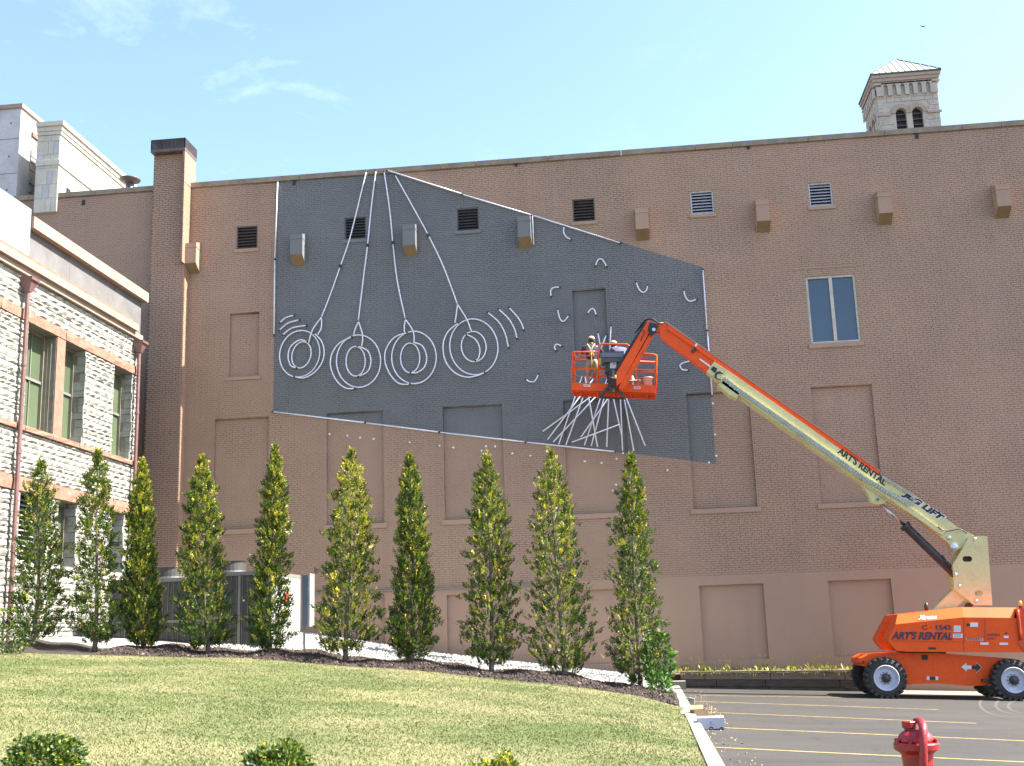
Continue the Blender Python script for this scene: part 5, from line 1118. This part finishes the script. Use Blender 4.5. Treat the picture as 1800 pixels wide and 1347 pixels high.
def person(base,yaw,pose,label,shirt,headmat,harness=False):
    """pose: dict of joint offsets in the person frame (x right, y forward, z up)"""
    t_=thing('person',base,label,'person'); ca,sa=math.cos(yaw),math.sin(yaw)
    def w(p): return Vector((base.x+p[0]*ca-p[1]*sa,base.y+p[0]*sa+p[1]*ca,base.z+p[2]))
    J=pose; names=list(J); 
    def j(n,r): v=w(J[n]); return (v.x,v.y,v.z,r)
    js=[j('pelvis',.125),j('waist',.115),j('chest',.12),j('neck',.055),j('head',.075),j('crown',.085)]; ed=[(0,1),(1,2),(2,3),(3,4),(4,5)]
    for s_ in ('l','r'):
        k=len(js); js+=[j(s_+'sh',.062),j(s_+'el',.045),j(s_+'wr',.03)]; ed+=[(2,k),(k,k+1),(k+1,k+2)]
        k=len(js); js+=[j(s_+'hip',.085),j(s_+'kn',.06),j(s_+'an',.04),j(s_+'toe',.04)]; ed+=[(0,k),(k,k+1),(k+1,k+2),(k+2,k+3)]
    body=skin_mesh('body',js,ed,M['skin'],t_)
    # hands: palm and five bent fingers
    for s_ in ('l','r'):
        wr=w(J[s_+'wr']); d=(wr-w(J[s_+'el'])).normalized(); side=d.cross(Vector((0,0,1))).normalized(); dn=Vector((0,0,-1))
        fj=[(*wr,.028),(*(wr+d*.05),.034),(*(wr+d*.085),.03)]; fe=[(0,1),(1,2)]
        for f_,(o_,l_) in enumerate(((-.03,.06),(-.01,.07),(.01,.068),(.03,.052))):
            k=len(fj); b_=wr+d*.08+side*o_; fj+=[(*b_,.010),(*(b_+d*l_*.6+dn*.008),.009),(*(b_+d*l_*.8+dn*.035),.008)]; fe+=[(2,k),(k,k+1),(k+1,k+2)]
        k=len(fj); b_=wr+d*.03+side*(-.035 if s_=='l' else .035); e_=side*(-.03 if s_=='l' else .03); fj+=[(*b_,.011),(*(b_+e_+d*.03),.010),(*(b_+e_+d*.05+dn*.02),.009)]; fe+=[(1,k),(k,k+1),(k+1,k+2)]
        skin_mesh('hand',fj,fe,M['skin'],t_,1)
    f=1.16
    sj=[j('pelvis',.15),j('waist',.155),j('chest',.19),j('neck',.09)]; se=[(0,1),(1,2),(2,3)]
    for s_ in ('l','r'):
        k=len(sj); v=Vector(J[s_+'el'])*.9+Vector(J[s_+'sh'])*.1; vw=w(v); sj+=[j(s_+'sh',.078),(vw.x,vw.y,vw.z,.062)]; se+=[(2,k),(k,k+1)]
    skin_mesh('shirt',sj,se,shirt,t_)
    pj=[j('waist',.13),j('pelvis',.165)]; pe=[(0,1)]
    for s_ in ('l','r'):
        k=len(pj); v=w(Vector(J[s_+'kn'])*.95+Vector(J[s_+'hip'])*.05); pj+=[j(s_+'hip',.108),(v.x,v.y,v.z,.088)]; pe+=[(1,k),(k,k+1)]
    skin_mesh('shorts',pj,pe,M['khaki'],t_)
    # head details
    hc=w(J['head']); cr_=w(J['crown']); up=(cr_-hc).normalized(); fw=w(Vector(J['head'])+Vector((0,1,0)))-hc; fw=(fw-up*fw.dot(up)).normalized(); rt=fw.cross(up)
    m=MB(); c=hc+up*.05
    m.lathe([(.104,.01),(.108,.03),(.095,.075),(.06,.105),(.01,.115)],c-fw*.012,16,up); m.build('cap' if headmat is M['capm'] else 'hair',headmat,t_,smooth=True)
    m=MB(); m.lathe([(.05,-.10),(.085,-.06),(.098,0),(.100,.02)],c-fw*.022,16,up); m.build('hair',M['hair'],t_,smooth=True)
    if headmat is M['capm']:
        m=MB(); e=[c+fw*.09+rt*.07,c+fw*.17+rt*.05,c+fw*.19,c+fw*.17-rt*.05,c+fw*.09-rt*.07]; m.prism(e,up*.012); m.build('cap_peak',headmat,t_)
    for sg in (-1,1):
        m=MB(); m.lathe([(.006,0),(.025,.008),(.02,.018),(.004,.02)],hc+rt*sg*.078+up*.0,10,rt*sg); m.build('ear',M['skin'],t_,smooth=True)
        m=MB(); m.lathe([(.012,0),(.010,.006),(.002,.009)],hc+fw*.088+rt*sg*.03+up*.012,8,fw); m.build('eye',M['ink'],t_)
    m=MB(); m.lathe([(.018,-.0),(.012,.025),(.004,.035)],hc+fw*.08-up*.012,8,fw); m.build('nose',M['skin'],t_,smooth=True)
    m=MB(); m.obox(hc+fw*.085-up*.045-rt*.022,hc+fw*.085-up*.045+rt*.022,.01,.01); m.build('mouth',M['red'],t_)
    for s_ in ('l','r'):
        an,to=w(J[s_+'an']),w(J[s_+'toe']); m=MB(); m.tube([an+Vector((0,0,.06)),an,an+Vector((0,0,-.03))],[.055,.058,.058],10); m.obox(an-(to-an)*.35+Vector((0,0,-.04)),to+(to-an)*.25+Vector((0,0,-.03)),.10,.07); m.build('boot',M['boot'],t_)
    if harness:
        m=MB(); bk=-(w(Vector((0,1,0)))-w(Vector((0,0,0))))*.165
        cs=w(J['chest']); wa=w(J['waist']); pl=w(J['pelvis']); r_=w(Vector((1,0,0)))-w(Vector((0,0,0)))
        m.tube([cs+bk*.5+r_*.11+Vector((0,0,.17)),cs+bk*1.15+r_*.05+Vector((0,0,.06)),cs+bk*1.2-Vector((0,0,.06)),wa+bk-r_*.08],.018,6); m.tube([cs+bk*.5-r_*.11+Vector((0,0,.17)),cs+bk*1.15-r_*.05+Vector((0,0,.06)),cs+bk*1.2-Vector((0,0,.06)),wa+bk+r_*.08],.018,6)
        m.tube([cs+bk*1.25,wa+bk*1.15,pl+bk*1.15,pl+bk*1.1-Vector((0,0,.28))],.014,6); m.build('harness',M['yellow'],t_,smooth=True)
        m=MB(); m.lathe([(.045,0),(.045,.02)],cs+bk*1.28-Vector((0,0,.02)),10,bk); m.build('harness_ring',M['steel'],t_)
b1=P(1043,690,33.42); b1.z=floorz(b1.x)+.05
stand=dict(pelvis=(0,0,.90),waist=(0,.01,1.05),chest=(0,.06,1.28),neck=(0,.10,1.46),head=(.01,.14,1.56),crown=(.01,.15,1.64),lsh=(-.21,.07,1.38),lel=(-.34,.12,1.16),lwr=(-.42,.26,1.10),rsh=(.21,.08,1.37),rel=(.34,.16,1.17),rwr=(.42,.34,1.10),
 lhip=(-.10,0,.84),lkn=(-.13,.04,.47),lan=(-.14,-.01,.09),ltoe=(-.16,.13,.04),rhip=(.10,0,.84),rkn=(.14,.05,.47),ran=(.15,0,.09),rtoe=(.17,.14,.04))
b1.z-=.12
person(b1+Vector((0,0,.12)),0,stand,'worker seen from behind in navy shirt, khaki shorts and yellow harness on the platform',M['navy'],M['capm'],True)
b2=P(1094,692,33.45); b2.z=floorz(b2.x)+.13
bend=dict(pelvis=(0,-.08,.86),waist=(0,.02,1.00),chest=(.0,.20,1.20),neck=(-.05,.32,1.33),head=(-.09,.38,1.44),crown=(-.10,.39,1.52),lsh=(-.20,.20,1.28),lel=(-.34,.22,1.03),lwr=(-.30,.34,.86),rsh=(.20,.18,1.28),rel=(.34,.24,1.06),rwr=(.30,.40,.94),
 lhip=(-.10,-.06,.80),lkn=(-.14,.06,.45),lan=(-.14,-.02,.09),ltoe=(-.16,.13,.04),rhip=(.10,-.06,.80),rkn=(.14,.06,.45),ran=(.15,-.02,.09),rtoe=(.17,.13,.04))
person(b2,.25,bend,'worker in a tan cap bending forward behind the platform console',M['lblue'],M['capm'],False)
# things carried in the platform
def carton(name,c,w,d,h,rot,m1,label,cat,open_=True,flaps=True):
    t_=thing(name,c,label,cat); ca,sa=math.cos(rot),math.sin(rot)
    def q(x,y,z): return (c.x+x*ca-y*sa,c.y+x*sa+y*ca,c.z+z)
    m=MB(); th=.006
    for (x0,x1,y0,y1) in ((-w/2,w/2,-d/2,-d/2+th),(-w/2,w/2,d/2-th,d/2),(-w/2,-w/2+th,-d/2+th,d/2-th),(w/2-th,w/2,-d/2+th,d/2-th)):
        m.hexa([q(x0,y0,0),q(x1,y0,0),q(x1,y1,0),q(x0,y1,0),q(x0,y0,h),q(x1,y0,h),q(x1,y1,h),q(x0,y1,h)])
    m.hexa([q(-w/2,-d/2,.001),q(w/2,-d/2,.001),q(w/2,d/2,.001),q(-w/2,d/2,.001),q(-w/2,-d/2,.01),q(w/2,-d/2,.01),q(w/2,d/2,.01),q(-w/2,d/2,.01)])
    m.build('carton_body',m1,t_); return t_,q
t_,q=carton('cardboard_box',Vector((P(1117,690,33.3).x,33.3,floorz(P(1117,690,33.3).x)+.055)),30e-2,.28,.36,.1,M['card'],'open brown cardboard box standing on the platform beside the bucket','box')
m=MB(); m.add([q(.15,-.14,.36),q(.15,.14,.36),q(.22,.14,.44),q(.22,-.14,.44)],[(0,1,2,3)]); m.add([q(-.15,-.14,.36),q(.15,-.14,.36),q(.15,-.20,.32),q(-.15,-.20,.32)],[(0,1,2,3)]); m.build('flap',M['card'],t_)
bx=P(1139,690,33.3); c=Vector((bx.x,33.3,floorz(bx.x)+.055)); t_=thing('bucket',c,'white plastic bucket at the right end of the platform','bucket')
m=MB(); m.lathe([(.125,0),(.15,.44),(.158,.44),(.158,.46),(.145,.46),(.11,.02)],c,20); m.build('bucket_shell',M['bucket'],t_,smooth=True); m=MB(); m.tube([c+Vector((.15*math.cos(a),-.03,.30+.10*math.sin(a)-.1)) for a in np.linspace(math.pi,2*math.pi,8)],.006,5); m.build('handle',M['steel'],t_)
bx=P(1112,670,33.2); c=Vector((bx.x,33.2,floorz(bx.x)+.055)); m=MB(); m.lathe([(.05,0),(.055,.02),(.055,.34),(.03,.38),(.025,.43)],c,14); tag(m.build('jug',M['inkw'],smooth=True),'narrow white container standing behind the jib on the platform','container')

# ================================================================== TREES
def noise2(a,t,seed):
    r=random.Random(seed); v=0
    for k in range(1,6): v+=math.sin(a*k+r.uniform(0,6.28)+t*r.uniform(4,22))*r.uniform(.3,1)/k
    return v
def conifer(bx,by,tx,ty,Y,wpx,seed,label,yel=.4,lean=0,sparse=0):
    rs=np.random.default_rng(seed); base=P(bx,by,Y); top=P(tx,ty,Y); base.z-=.03; H=top.z-base.z
    t_=thing('conifer_tree',base,label,'tree','columnar conifers in a row along the mulch bed')
    R=wpx*Y/FPX/2*(.93+.13*math.sin(seed*2.7))
    ax=lambda t:Vector((base.x+(top.x-base.x)*t+.03*math.sin(t*5+seed),Y+.03*math.sin(t*7+seed),base.z+H*t))
    def prof_(t): return float(np.interp(t,[0,.05,.10,.18,.28,.39,.64,.80,.89,.95,1],[.2,.5,.88,1.0,.88,.76,.62,.48,.34,.17,.03]))
    V=[];mi=[]
    n=3500 if not sparse else 2700
    ts=rs.beta(1.0,1.12,n)*.95+.045
    lumps=[]
    for i in range(n):
        t=float(ts[i]); a=rs.uniform(0,2*math.pi); nz=noise2(a,t*7,seed); 
        if nz<-.45 and rs.uniform()<.75: continue
        Rm=R*prof_(t)*(1+.30*nz)*(1+.14*math.sin(t*37+seed+2*a))
        rr=Rm*(rs.uniform(.12,1)**.45)
        c=ax(t); c=Vector((c.x+rr*math.cos(a),c.y+rr*math.sin(a),c.z+rs.normal(0,.04)))
        out_=Vector((math.cos(a),math.sin(a),0)); depth=rr/max(Rm,.01)
        ln=rs.uniform(.08,.175)*(1 if t<.85 else .8); d=(out_*rs.uniform(.2,.9)+Vector((0,0,rs.uniform(.35,1.1)))).normalized()
        # a flat spray: short leaves fanned both sides of a stem
        sd=d.cross(Vector((rs.normal(),rs.normal(),rs.normal()))).normalized()
        y_=yel*(.12+1.25*t)*(.4+.6*depth)  # yellow new growth, its share raised to stand in for sunlit leaves
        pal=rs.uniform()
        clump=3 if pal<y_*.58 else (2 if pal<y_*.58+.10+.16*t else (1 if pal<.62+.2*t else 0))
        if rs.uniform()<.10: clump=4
        if depth<.45: clump=min(clump,1)  # inner leaves coloured darker to stand in for shade inside the crown
        for k in range(8):
            u=k/8; o_=c+d*ln*(u-.4); sg=-1 if k%2 else 1; l2=ln*.42*(1-u*.35)
            e=(d*.75+sd*sg*rs.uniform(.5,1.0)+Vector(rs.normal(0,.25,3))).normalized(); w_=e.cross(sd.cross(d)+Vector(rs.normal(0,.3,3))).normalized()*l2*.36
            p0=o_; p1=o_+e*l2*.55+w_; p2=o_+e*l2; p3=o_+e*l2*.55-w_
            V+=[p0,p1,p2,p3]; mi.append(clump if rs.uniform()<.8 else max(0,min(3,clump+int(rs.integers(-1,2)))))
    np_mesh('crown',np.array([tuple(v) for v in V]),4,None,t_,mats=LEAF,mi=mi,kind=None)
    m=MB(); m.tube([ax(t)-Vector((0,0,.1 if t==0 else 0)) for t in (0,.03,.1,.25,.45,.65,.85,.97)],[.075,.058,.052,.042,.03,.02,.012,.005],8); m.build('trunk',M['bark'],t_,smooth=True)
    m=MB()
    for k in range(46):
        t=rs.uniform(.03,.9); a=rs.uniform(0,6.28); L_=R*prof_(t)*rs.uniform(.5,.95); p=ax(t); d=Vector((math.cos(a),math.sin(a),0)); rr=.012*(1-t*.6)
        m.tube([p,p+d*L_*.45+Vector((0,0,L_*.35)),p+d*L_*.85+Vector((0,0,L_*rs.uniform(.8,1.5)))],[rr,rr*.7,rr*.3],5)
    m.build('limb',M['barkl'] if yel>.4 else M['bark'],t_,smooth=True,kind='stuff')
    return t_
TR=[(60,1131,75,808,25.3,112,'leftmost conifer, thin and open, in front of the pale stone wall',.15,1),(165,1140,175,788,25.6,96,'second conifer from the left, sparse, before the louvred stone wall window',.22,1),(250,1146,250,806,25.9,92,'yellow tipped conifer overlapping the corner of the stone building',.55,0),(365,1148,352,800,26.1,92,'conifer standing in front of the first air conditioning unit',.45,0),
 (475,1153,482,783,26.3,92,'conifer standing in front of the right air conditioning unit and pale cabinet',.45,0),(610,1157,617,790,26.5,108,'broad yellow tipped conifer just right of the pale cabinet',.85,0),(725,1169,722,797,26.7,96,'dark narrow conifer, seventh from the left, below the second tyre swing',.25,0),(863,1181,858,795,26.9,108,'conifer below the rightmost tyre swing',.40,0),(990,1195,968,790,27.1,116,'conifer directly below the left end of the work platform',.55,0),(1125,1214,1107,797,27.3,118,'tallest conifer at the right end of the row, wrapped in vine at its foot',.25,0)]
for k,(a,b,c,d,Y,w_,lab,ye,sp) in enumerate(TR): conifer(a,b,c,d,Y,w_,100+k,lab,ye,0,sp)
# leafy things: vine, boxwoods, bush
def leafball(name,c,rx,ry,rz,n,size,mats,label,cat,seed,stem=True,probs=None,group=None,gz=None):
    rs=np.random.default_rng(seed); t_=thing(name,Vector((c[0],c[1],gz if gz is not None else c[2]-rz)),label,cat,group); V=[];mi=[]
    for i in range(n):
        d=Vector(rs.normal(size=3)).normalized(); bumpy=1+.10*math.sin(d.x*7+seed)+.09*math.sin(d.y*9+d.z*6)+.07*math.sin(d.z*14+d.x*11); r=rs.uniform(.55,1)**.4*bumpy
        p=Vector((c[0]+d.x*rx*r,c[1]+d.y*ry*r,c[2]+d.z*rz*r)); e=(d+Vector(rs.normal(0,.6,3))).normalized(); s_=e.cross(Vector(rs.normal(size=3))).normalized(); l=size*rs.uniform(.6,1.3)
        V+=[p,p+e*l*.5+s_*l*.32,p+e*l,p+e*l*.5-s_*l*.32]; mi.append(int(rs.choice(len(mats),p=probs)))
    np_mesh('foliage',np.array([tuple(v) for v in V]),4,None,t_,mats=mats,mi=mi)
    m=MB(); b=Vector((c[0],c[1],(gz if gz is not None else c[2]-rz)-.03))
    for k in range(7):
        a=rs.uniform(0,6.28); m.tube([b,b+Vector((math.cos(a)*rx*.25,math.sin(a)*ry*.25,rz*.5)),b+Vector((math.cos(a)*rx*.6,math.sin(a)*ry*.6,rz*1.2))],[.012,.009,.004],5)
    m.build('stem',M['bark'],t_,smooth=True); return t_
vc=P(1158,1160,26.9); leafball('vine',(vc.x,vc.y,vc.z),.36,.3,.58,420,.12,VINE,'bright green broad leaved vine climbing the foot of the rightmost conifer','vine',5,probs=[.6,.4],gz=.2)
vc=P(1160,1208,26.2); leafball('vine',(vc.x,vc.y,vc.z),.22,.25,.35,260,.12,VINE,'small trailing vine patch spilling over the kerb end under the rightmost conifer','vine',6,probs=[.5,.5],gz=.1)
for (x,y,Y,r,lab,pr,sd) in [(80,1296,10,.33,'clipped boxwood at the bottom left corner of the lawn',[.35,.42,.20,.03,0],11),(490,1311,10,.31,'clipped boxwood with bright tips at the bottom edge left of centre',[.20,.42,.30,.08,0],12),(877,1335,10,.28,'yellowish clipped boxwood barely showing at the bottom centre',[.05,.2,.40,.35,0],13)]:
    p=P(x,y,Y); leafball('boxwood_shrub',(p.x,p.y,p.z-r),r*1.05,r,r,9500,.036,LEAF,lab,'shrub',sd,probs=pr,group='clipped boxwoods along the front of the lawn',gz=p.z-2*r)
p=P(6,1108,24); leafball('bush',(p.x-.25,24,p.z-.2),.75,.5,.38,1800,.06,LEAF,'low green bush at the left edge beside the stone building','bush',14,probs=[.5,.35,.15,0,0])

# ================================================================== AC UNITS AND CABINET
def acunit(x0,x1,y0,y1,z0,z1,label,fans):
    t_=thing('air_conditioning_unit',((x0+x1)/2,(y0+y1)/2,z0),label,'air conditioner','grey air conditioning units behind the trees')
    m=MB(); m.box((x0+.03,y0+.03,z0+.12),(x1-.03,y1-.03,z1-.1)); m.build('coil',M['coil'],t_)
    m=MB()
    for (x,y) in ((x0,y0),(x1-.07,y0),(x0,y1-.07),(x1-.07,y1-.07),((x0+x1)/2-.035,y0)): m.box((x,y,z0+.12),(x+.07,y+.07,z1-.1))
    m.box((x0,y0,z0),(x1,y1,z0+.118)); m.box((x0,y0,z1-.098),(x1,y1,z1)); zm=(z0+z1)/2-.15; m.box((x0+.07,y0-.003,zm),(x1-.07,y0+.05,zm+.07)); m.build('casing',M['acg'],t_)
    m=MB()
    nx=int((x1-x0)/.14)
    for k in range(1,nx):
        x=x0+(x1-x0)*k/nx; m.box((x-.006,y0+.012,z0+.13),(x+.006,y0+.024,z1-.11))
    m.build('grille_wire',M['acg'],t_,kind='stuff')
    m=MB(); m.box((x1-.02,y0+.08,z0+.13),(x1+.01,y1-.08,z1-.11)); m.build('side_panel',M['acl'],t_)  # paler than the casing: sun on this side is put into the colour
    for fx in fans:
        m=MB(); m.lathe([(.42,0),(.38,.05),(.37,.26),(.40,.30),(.36,.30),(.33,.06)],(fx,y0+.45,z1),24); m.build('fan_shroud',M['coil'],t_,smooth=False)
za=1.38
FL=P(300,990,30.7).x; FR=P(413,990,30.7).x
acunit(-14.2,FR-.62,30.2,31.9,za,3.42,'left air conditioning unit, mostly hidden behind two conifers',[FL])
acunit(FR-.46,P(475,1006,30).x,30.0,32.75,za,3.5,'right air conditioning unit with a sunlit pale side',[FR])
p=P(499,1048,29.96); m=MB(); m.box((-9.69,31.2,p.z-.1),(-9.675,31.5,p.z+.12)); tag(m.build('warning_sign',M['orange']),'small orange warning sign on the pale side of the right air conditioner','sign')
p=P(531,1011,29.6); q=P(545,1100,29.6); t_=thing('electrical_cabinet',((p.x+q.x)/2,29.7,q.z-.9),'narrow blue grey electrical cabinet on a post right of the air conditioners','electrical cabinet')
m=MB(); m.box((p.x,29.6,q.z),(q.x-.06,29.95,p.z)); m.build('cabinet_box',M['acb'],t_); m=MB(); m.box((q.x-.058,29.57,q.z-.02),(q.x,29.98,p.z+.03)); m.build('lit_side',M['acl'],t_)  # blue grey painted for the shaded front, pale strip for the sunlit side
m=MB(); m.box((p.x+.02,29.66,q.z-.9),(p.x+.07,29.71,q.z-.002)); m.build('post',M['acg'],t_)

# ================================================================== SMALL THINGS
# hydrant
hp=P(1610,1305,7.1); gz=-SL*(hp.x-.8); hz=hp.z; t_=thing('fire_hydrant',(hp.x,7.1,gz),'red fire hydrant at the bottom right with a bar strapped over its bonnet','fire hydrant')
c=(hp.x,7.1,0); R0=(P(1650,1305,7.1).x-P(1570,1305,7.1).x)/2
def hz_(y): return P(1610,y,7.1).z
m=MB(); m.lathe([(R0*.95,gz-.02),(R0*.95,gz+.05),(R0*.68,gz+.06),(R0*.66,hz_(1347)),(R0*.70,hz_(1325)),(R0*.78,hz_(1322))],c,28); m.build('barrel',M['red_paint'],t_,smooth=False)
m=MB(); m.lathe([(R0*.70,hz_(1324)),(R0*.98,hz_(1317)),(R0*1.0,hz_(1308)),(R0*.96,hz_(1305)),(R0*.80,hz_(1304.5))],c,28); m.build('flange',M['red_paint'],t_,smooth=False)
for k in range(8):
    a=k*math.pi/4+.3; m=MB(); m.lathe([(.011,0),(.011,.022)],(c[0]+math.cos(a)*R0*.88,7.1+math.sin(a)*R0*.88,hz_(1305.5)),6); m.build('bolt',M['red_paint'],t_)
m=MB(); m.lathe([(R0*.80,hz_(1304.6)),(R0*.80,hz_(1300)),(R0*.72,hz_(1292)),(R0*.55,hz_(1286)),(R0*.34,hz_(1282.5)),(R0*.30,hz_(1282))],c,28); m.build('bonnet',M['red_paint'],t_,smooth=True)
m=MB(); m.lathe([(R0*.26,hz_(1283)),(R0*.26,hz_(1280))],(c[0]-R0*.20,7.1,0),12); m.build('neck',M['roofedge'],t_)
m=MB(); m.lathe([(R0*.27,hz_(1280)),(R0*.32,hz_(1278.5)),(R0*.33,hz_(1269)),(R0*.30,hz_(1267.5))],(c[0]-R0*.22,7.1,0),8); m.build('operating_nut',M['red_paint'],t_)
zz1=Z(1540,1240,12.586)
pts=[P(*zz1(*p),7.1-R0*f) for p,f in (((830,340),.0),((960,340),.15),((1010,400),.5),((1040,480),.9),((1040,600),1.12),((1045,900),1.22),((1050,1347),1.2),((1052,1600),1.15))]
m=MB(); m.tube(pts,[.012,.02,.023,.024,.023,.023,.023,.023],10); m.build('strap_bar',M['red_paint'],t_,smooth=True)
for sg,zc in ((1,hz_(1362)),(-1,hz_(1378))):
    m=MB(); m.lathe([(.05,0),(.05,.05),(.062,.055),(.062,.09),(.03,.095),(.02,.12)],(c[0]+sg*R0*.6,7.1,zc-.02),16,(sg,0,0)); m.build('nozzle_cap',M['red_paint'],t_,smooth=False)
m=MB(); m.lathe([(.06,0),(.06,.05),(.075,.055),(.075,.1),(.03,.105)],(c[0],7.1-R0*.6,zc-.15),16,(0,-1,0)); m.build('nozzle_cap',M['red_paint'],t_,smooth=False)
# cartons by the kerb
b=PG(1245,1283); c=Vector((b.x,b.y+.15,-SL*(b.x-.8)+.003)); t_,q=carton('white_carton',c+Vector((.05,0,0)),.44,.32,.19,0,M['cardw'],'white printed carton lying open on the asphalt beside the kerb','box')
m=MB(); m.add([q(-.22,.16,.19),q(.22,.16,.19),q(.18,-.02,.195),q(-.18,-.02,.195)],[(0,1,2,3)]); m.add([q(-.22,-.16,.19),q(.22,-.16,.19),q(.22,-.04,.21),q(-.22,-.04,.21)],[(0,1,2,3)]); m.build('flap',M['cardw'],t_)
c=c+Vector((.05,0,0))
def onf(x0,z0,x1,z1,mm=M['ink']): m=MB(); m.box((c.x+x0,c.y-.1625,c.z+z0),(c.x+x1,c.y-.1605,c.z+z1)); m.build('print_mark',mm,t_)
m=MB(); m.prism([Vector((c.x+.0+.035*math.cos(a),c.y-.1625,c.z+.012+.035*math.sin(a))) for a in np.linspace(0,math.pi,10)],(0,.002,0)); m.build('logo_mark',M['ink'],t_)
m=MB(); m.prism([Vector((c.x+.0+.014*math.cos(a),c.y-.1632,c.z+.013+.014*math.sin(a))) for a in np.linspace(0,math.pi,8)],(0,.0005,0)); m.build('logo_mark',M['inkw'],t_)
m=MB(); 
for sg in (-1,1): m.obox((c.x,c.y-.1615,c.z+.125),(c.x+sg*.018,c.y-.1615,c.z+.09),.002,.005)
m.build('logo_mark',M['ink'],t_); onf(-.07,.078,.07,.083,M['track']); onf(-.19,.125,-.16,.135,M['track']); onf(.12,.125,.18,.13,M['track']); onf(-.19,.02,-.15,.04,M['track']); onf(.14,.015,.20,.032,M['ink'])
b=PG(1222,1266); t_,q=carton('brown_carton',Vector((b.x+.09,b.y+.25,-SL*(b.x-.7)+.003)),.26,.3,.17,.25,M['card'],'open brown carton tipped behind the white printed carton by the kerb','box')
m=MB(); m.add([q(-.13,.15,.17),q(.13,.15,.17),q(.16,.24,.24),q(-.12,.24,.24)],[(0,1,2,3)]); m.add([q(.13,-.15,.17),q(.13,.15,.17),q(.24,.13,.13),q(.24,-.15,.13)],[(0,1,2,3)]); m.build('flap',M['card'],t_)
b=PG(1211,1238); m=MB(); m.prism([(b.x-.1,b.y,b.z),(b.x+.12,b.y-.02,b.z),(b.x+.13,b.y,b.z+.11),(b.x+.02,b.y,b.z+.14),(b.x-.09,b.y,b.z+.12)],(.02,.16,0)); tag(m.build('concrete_lump',M['kerb']),'broken pale concrete lump lying against the kerb','rubble')
p=PX(440,1128,0) if 0 else P(604,1152,28.5); 
# render settings: none beyond defaults
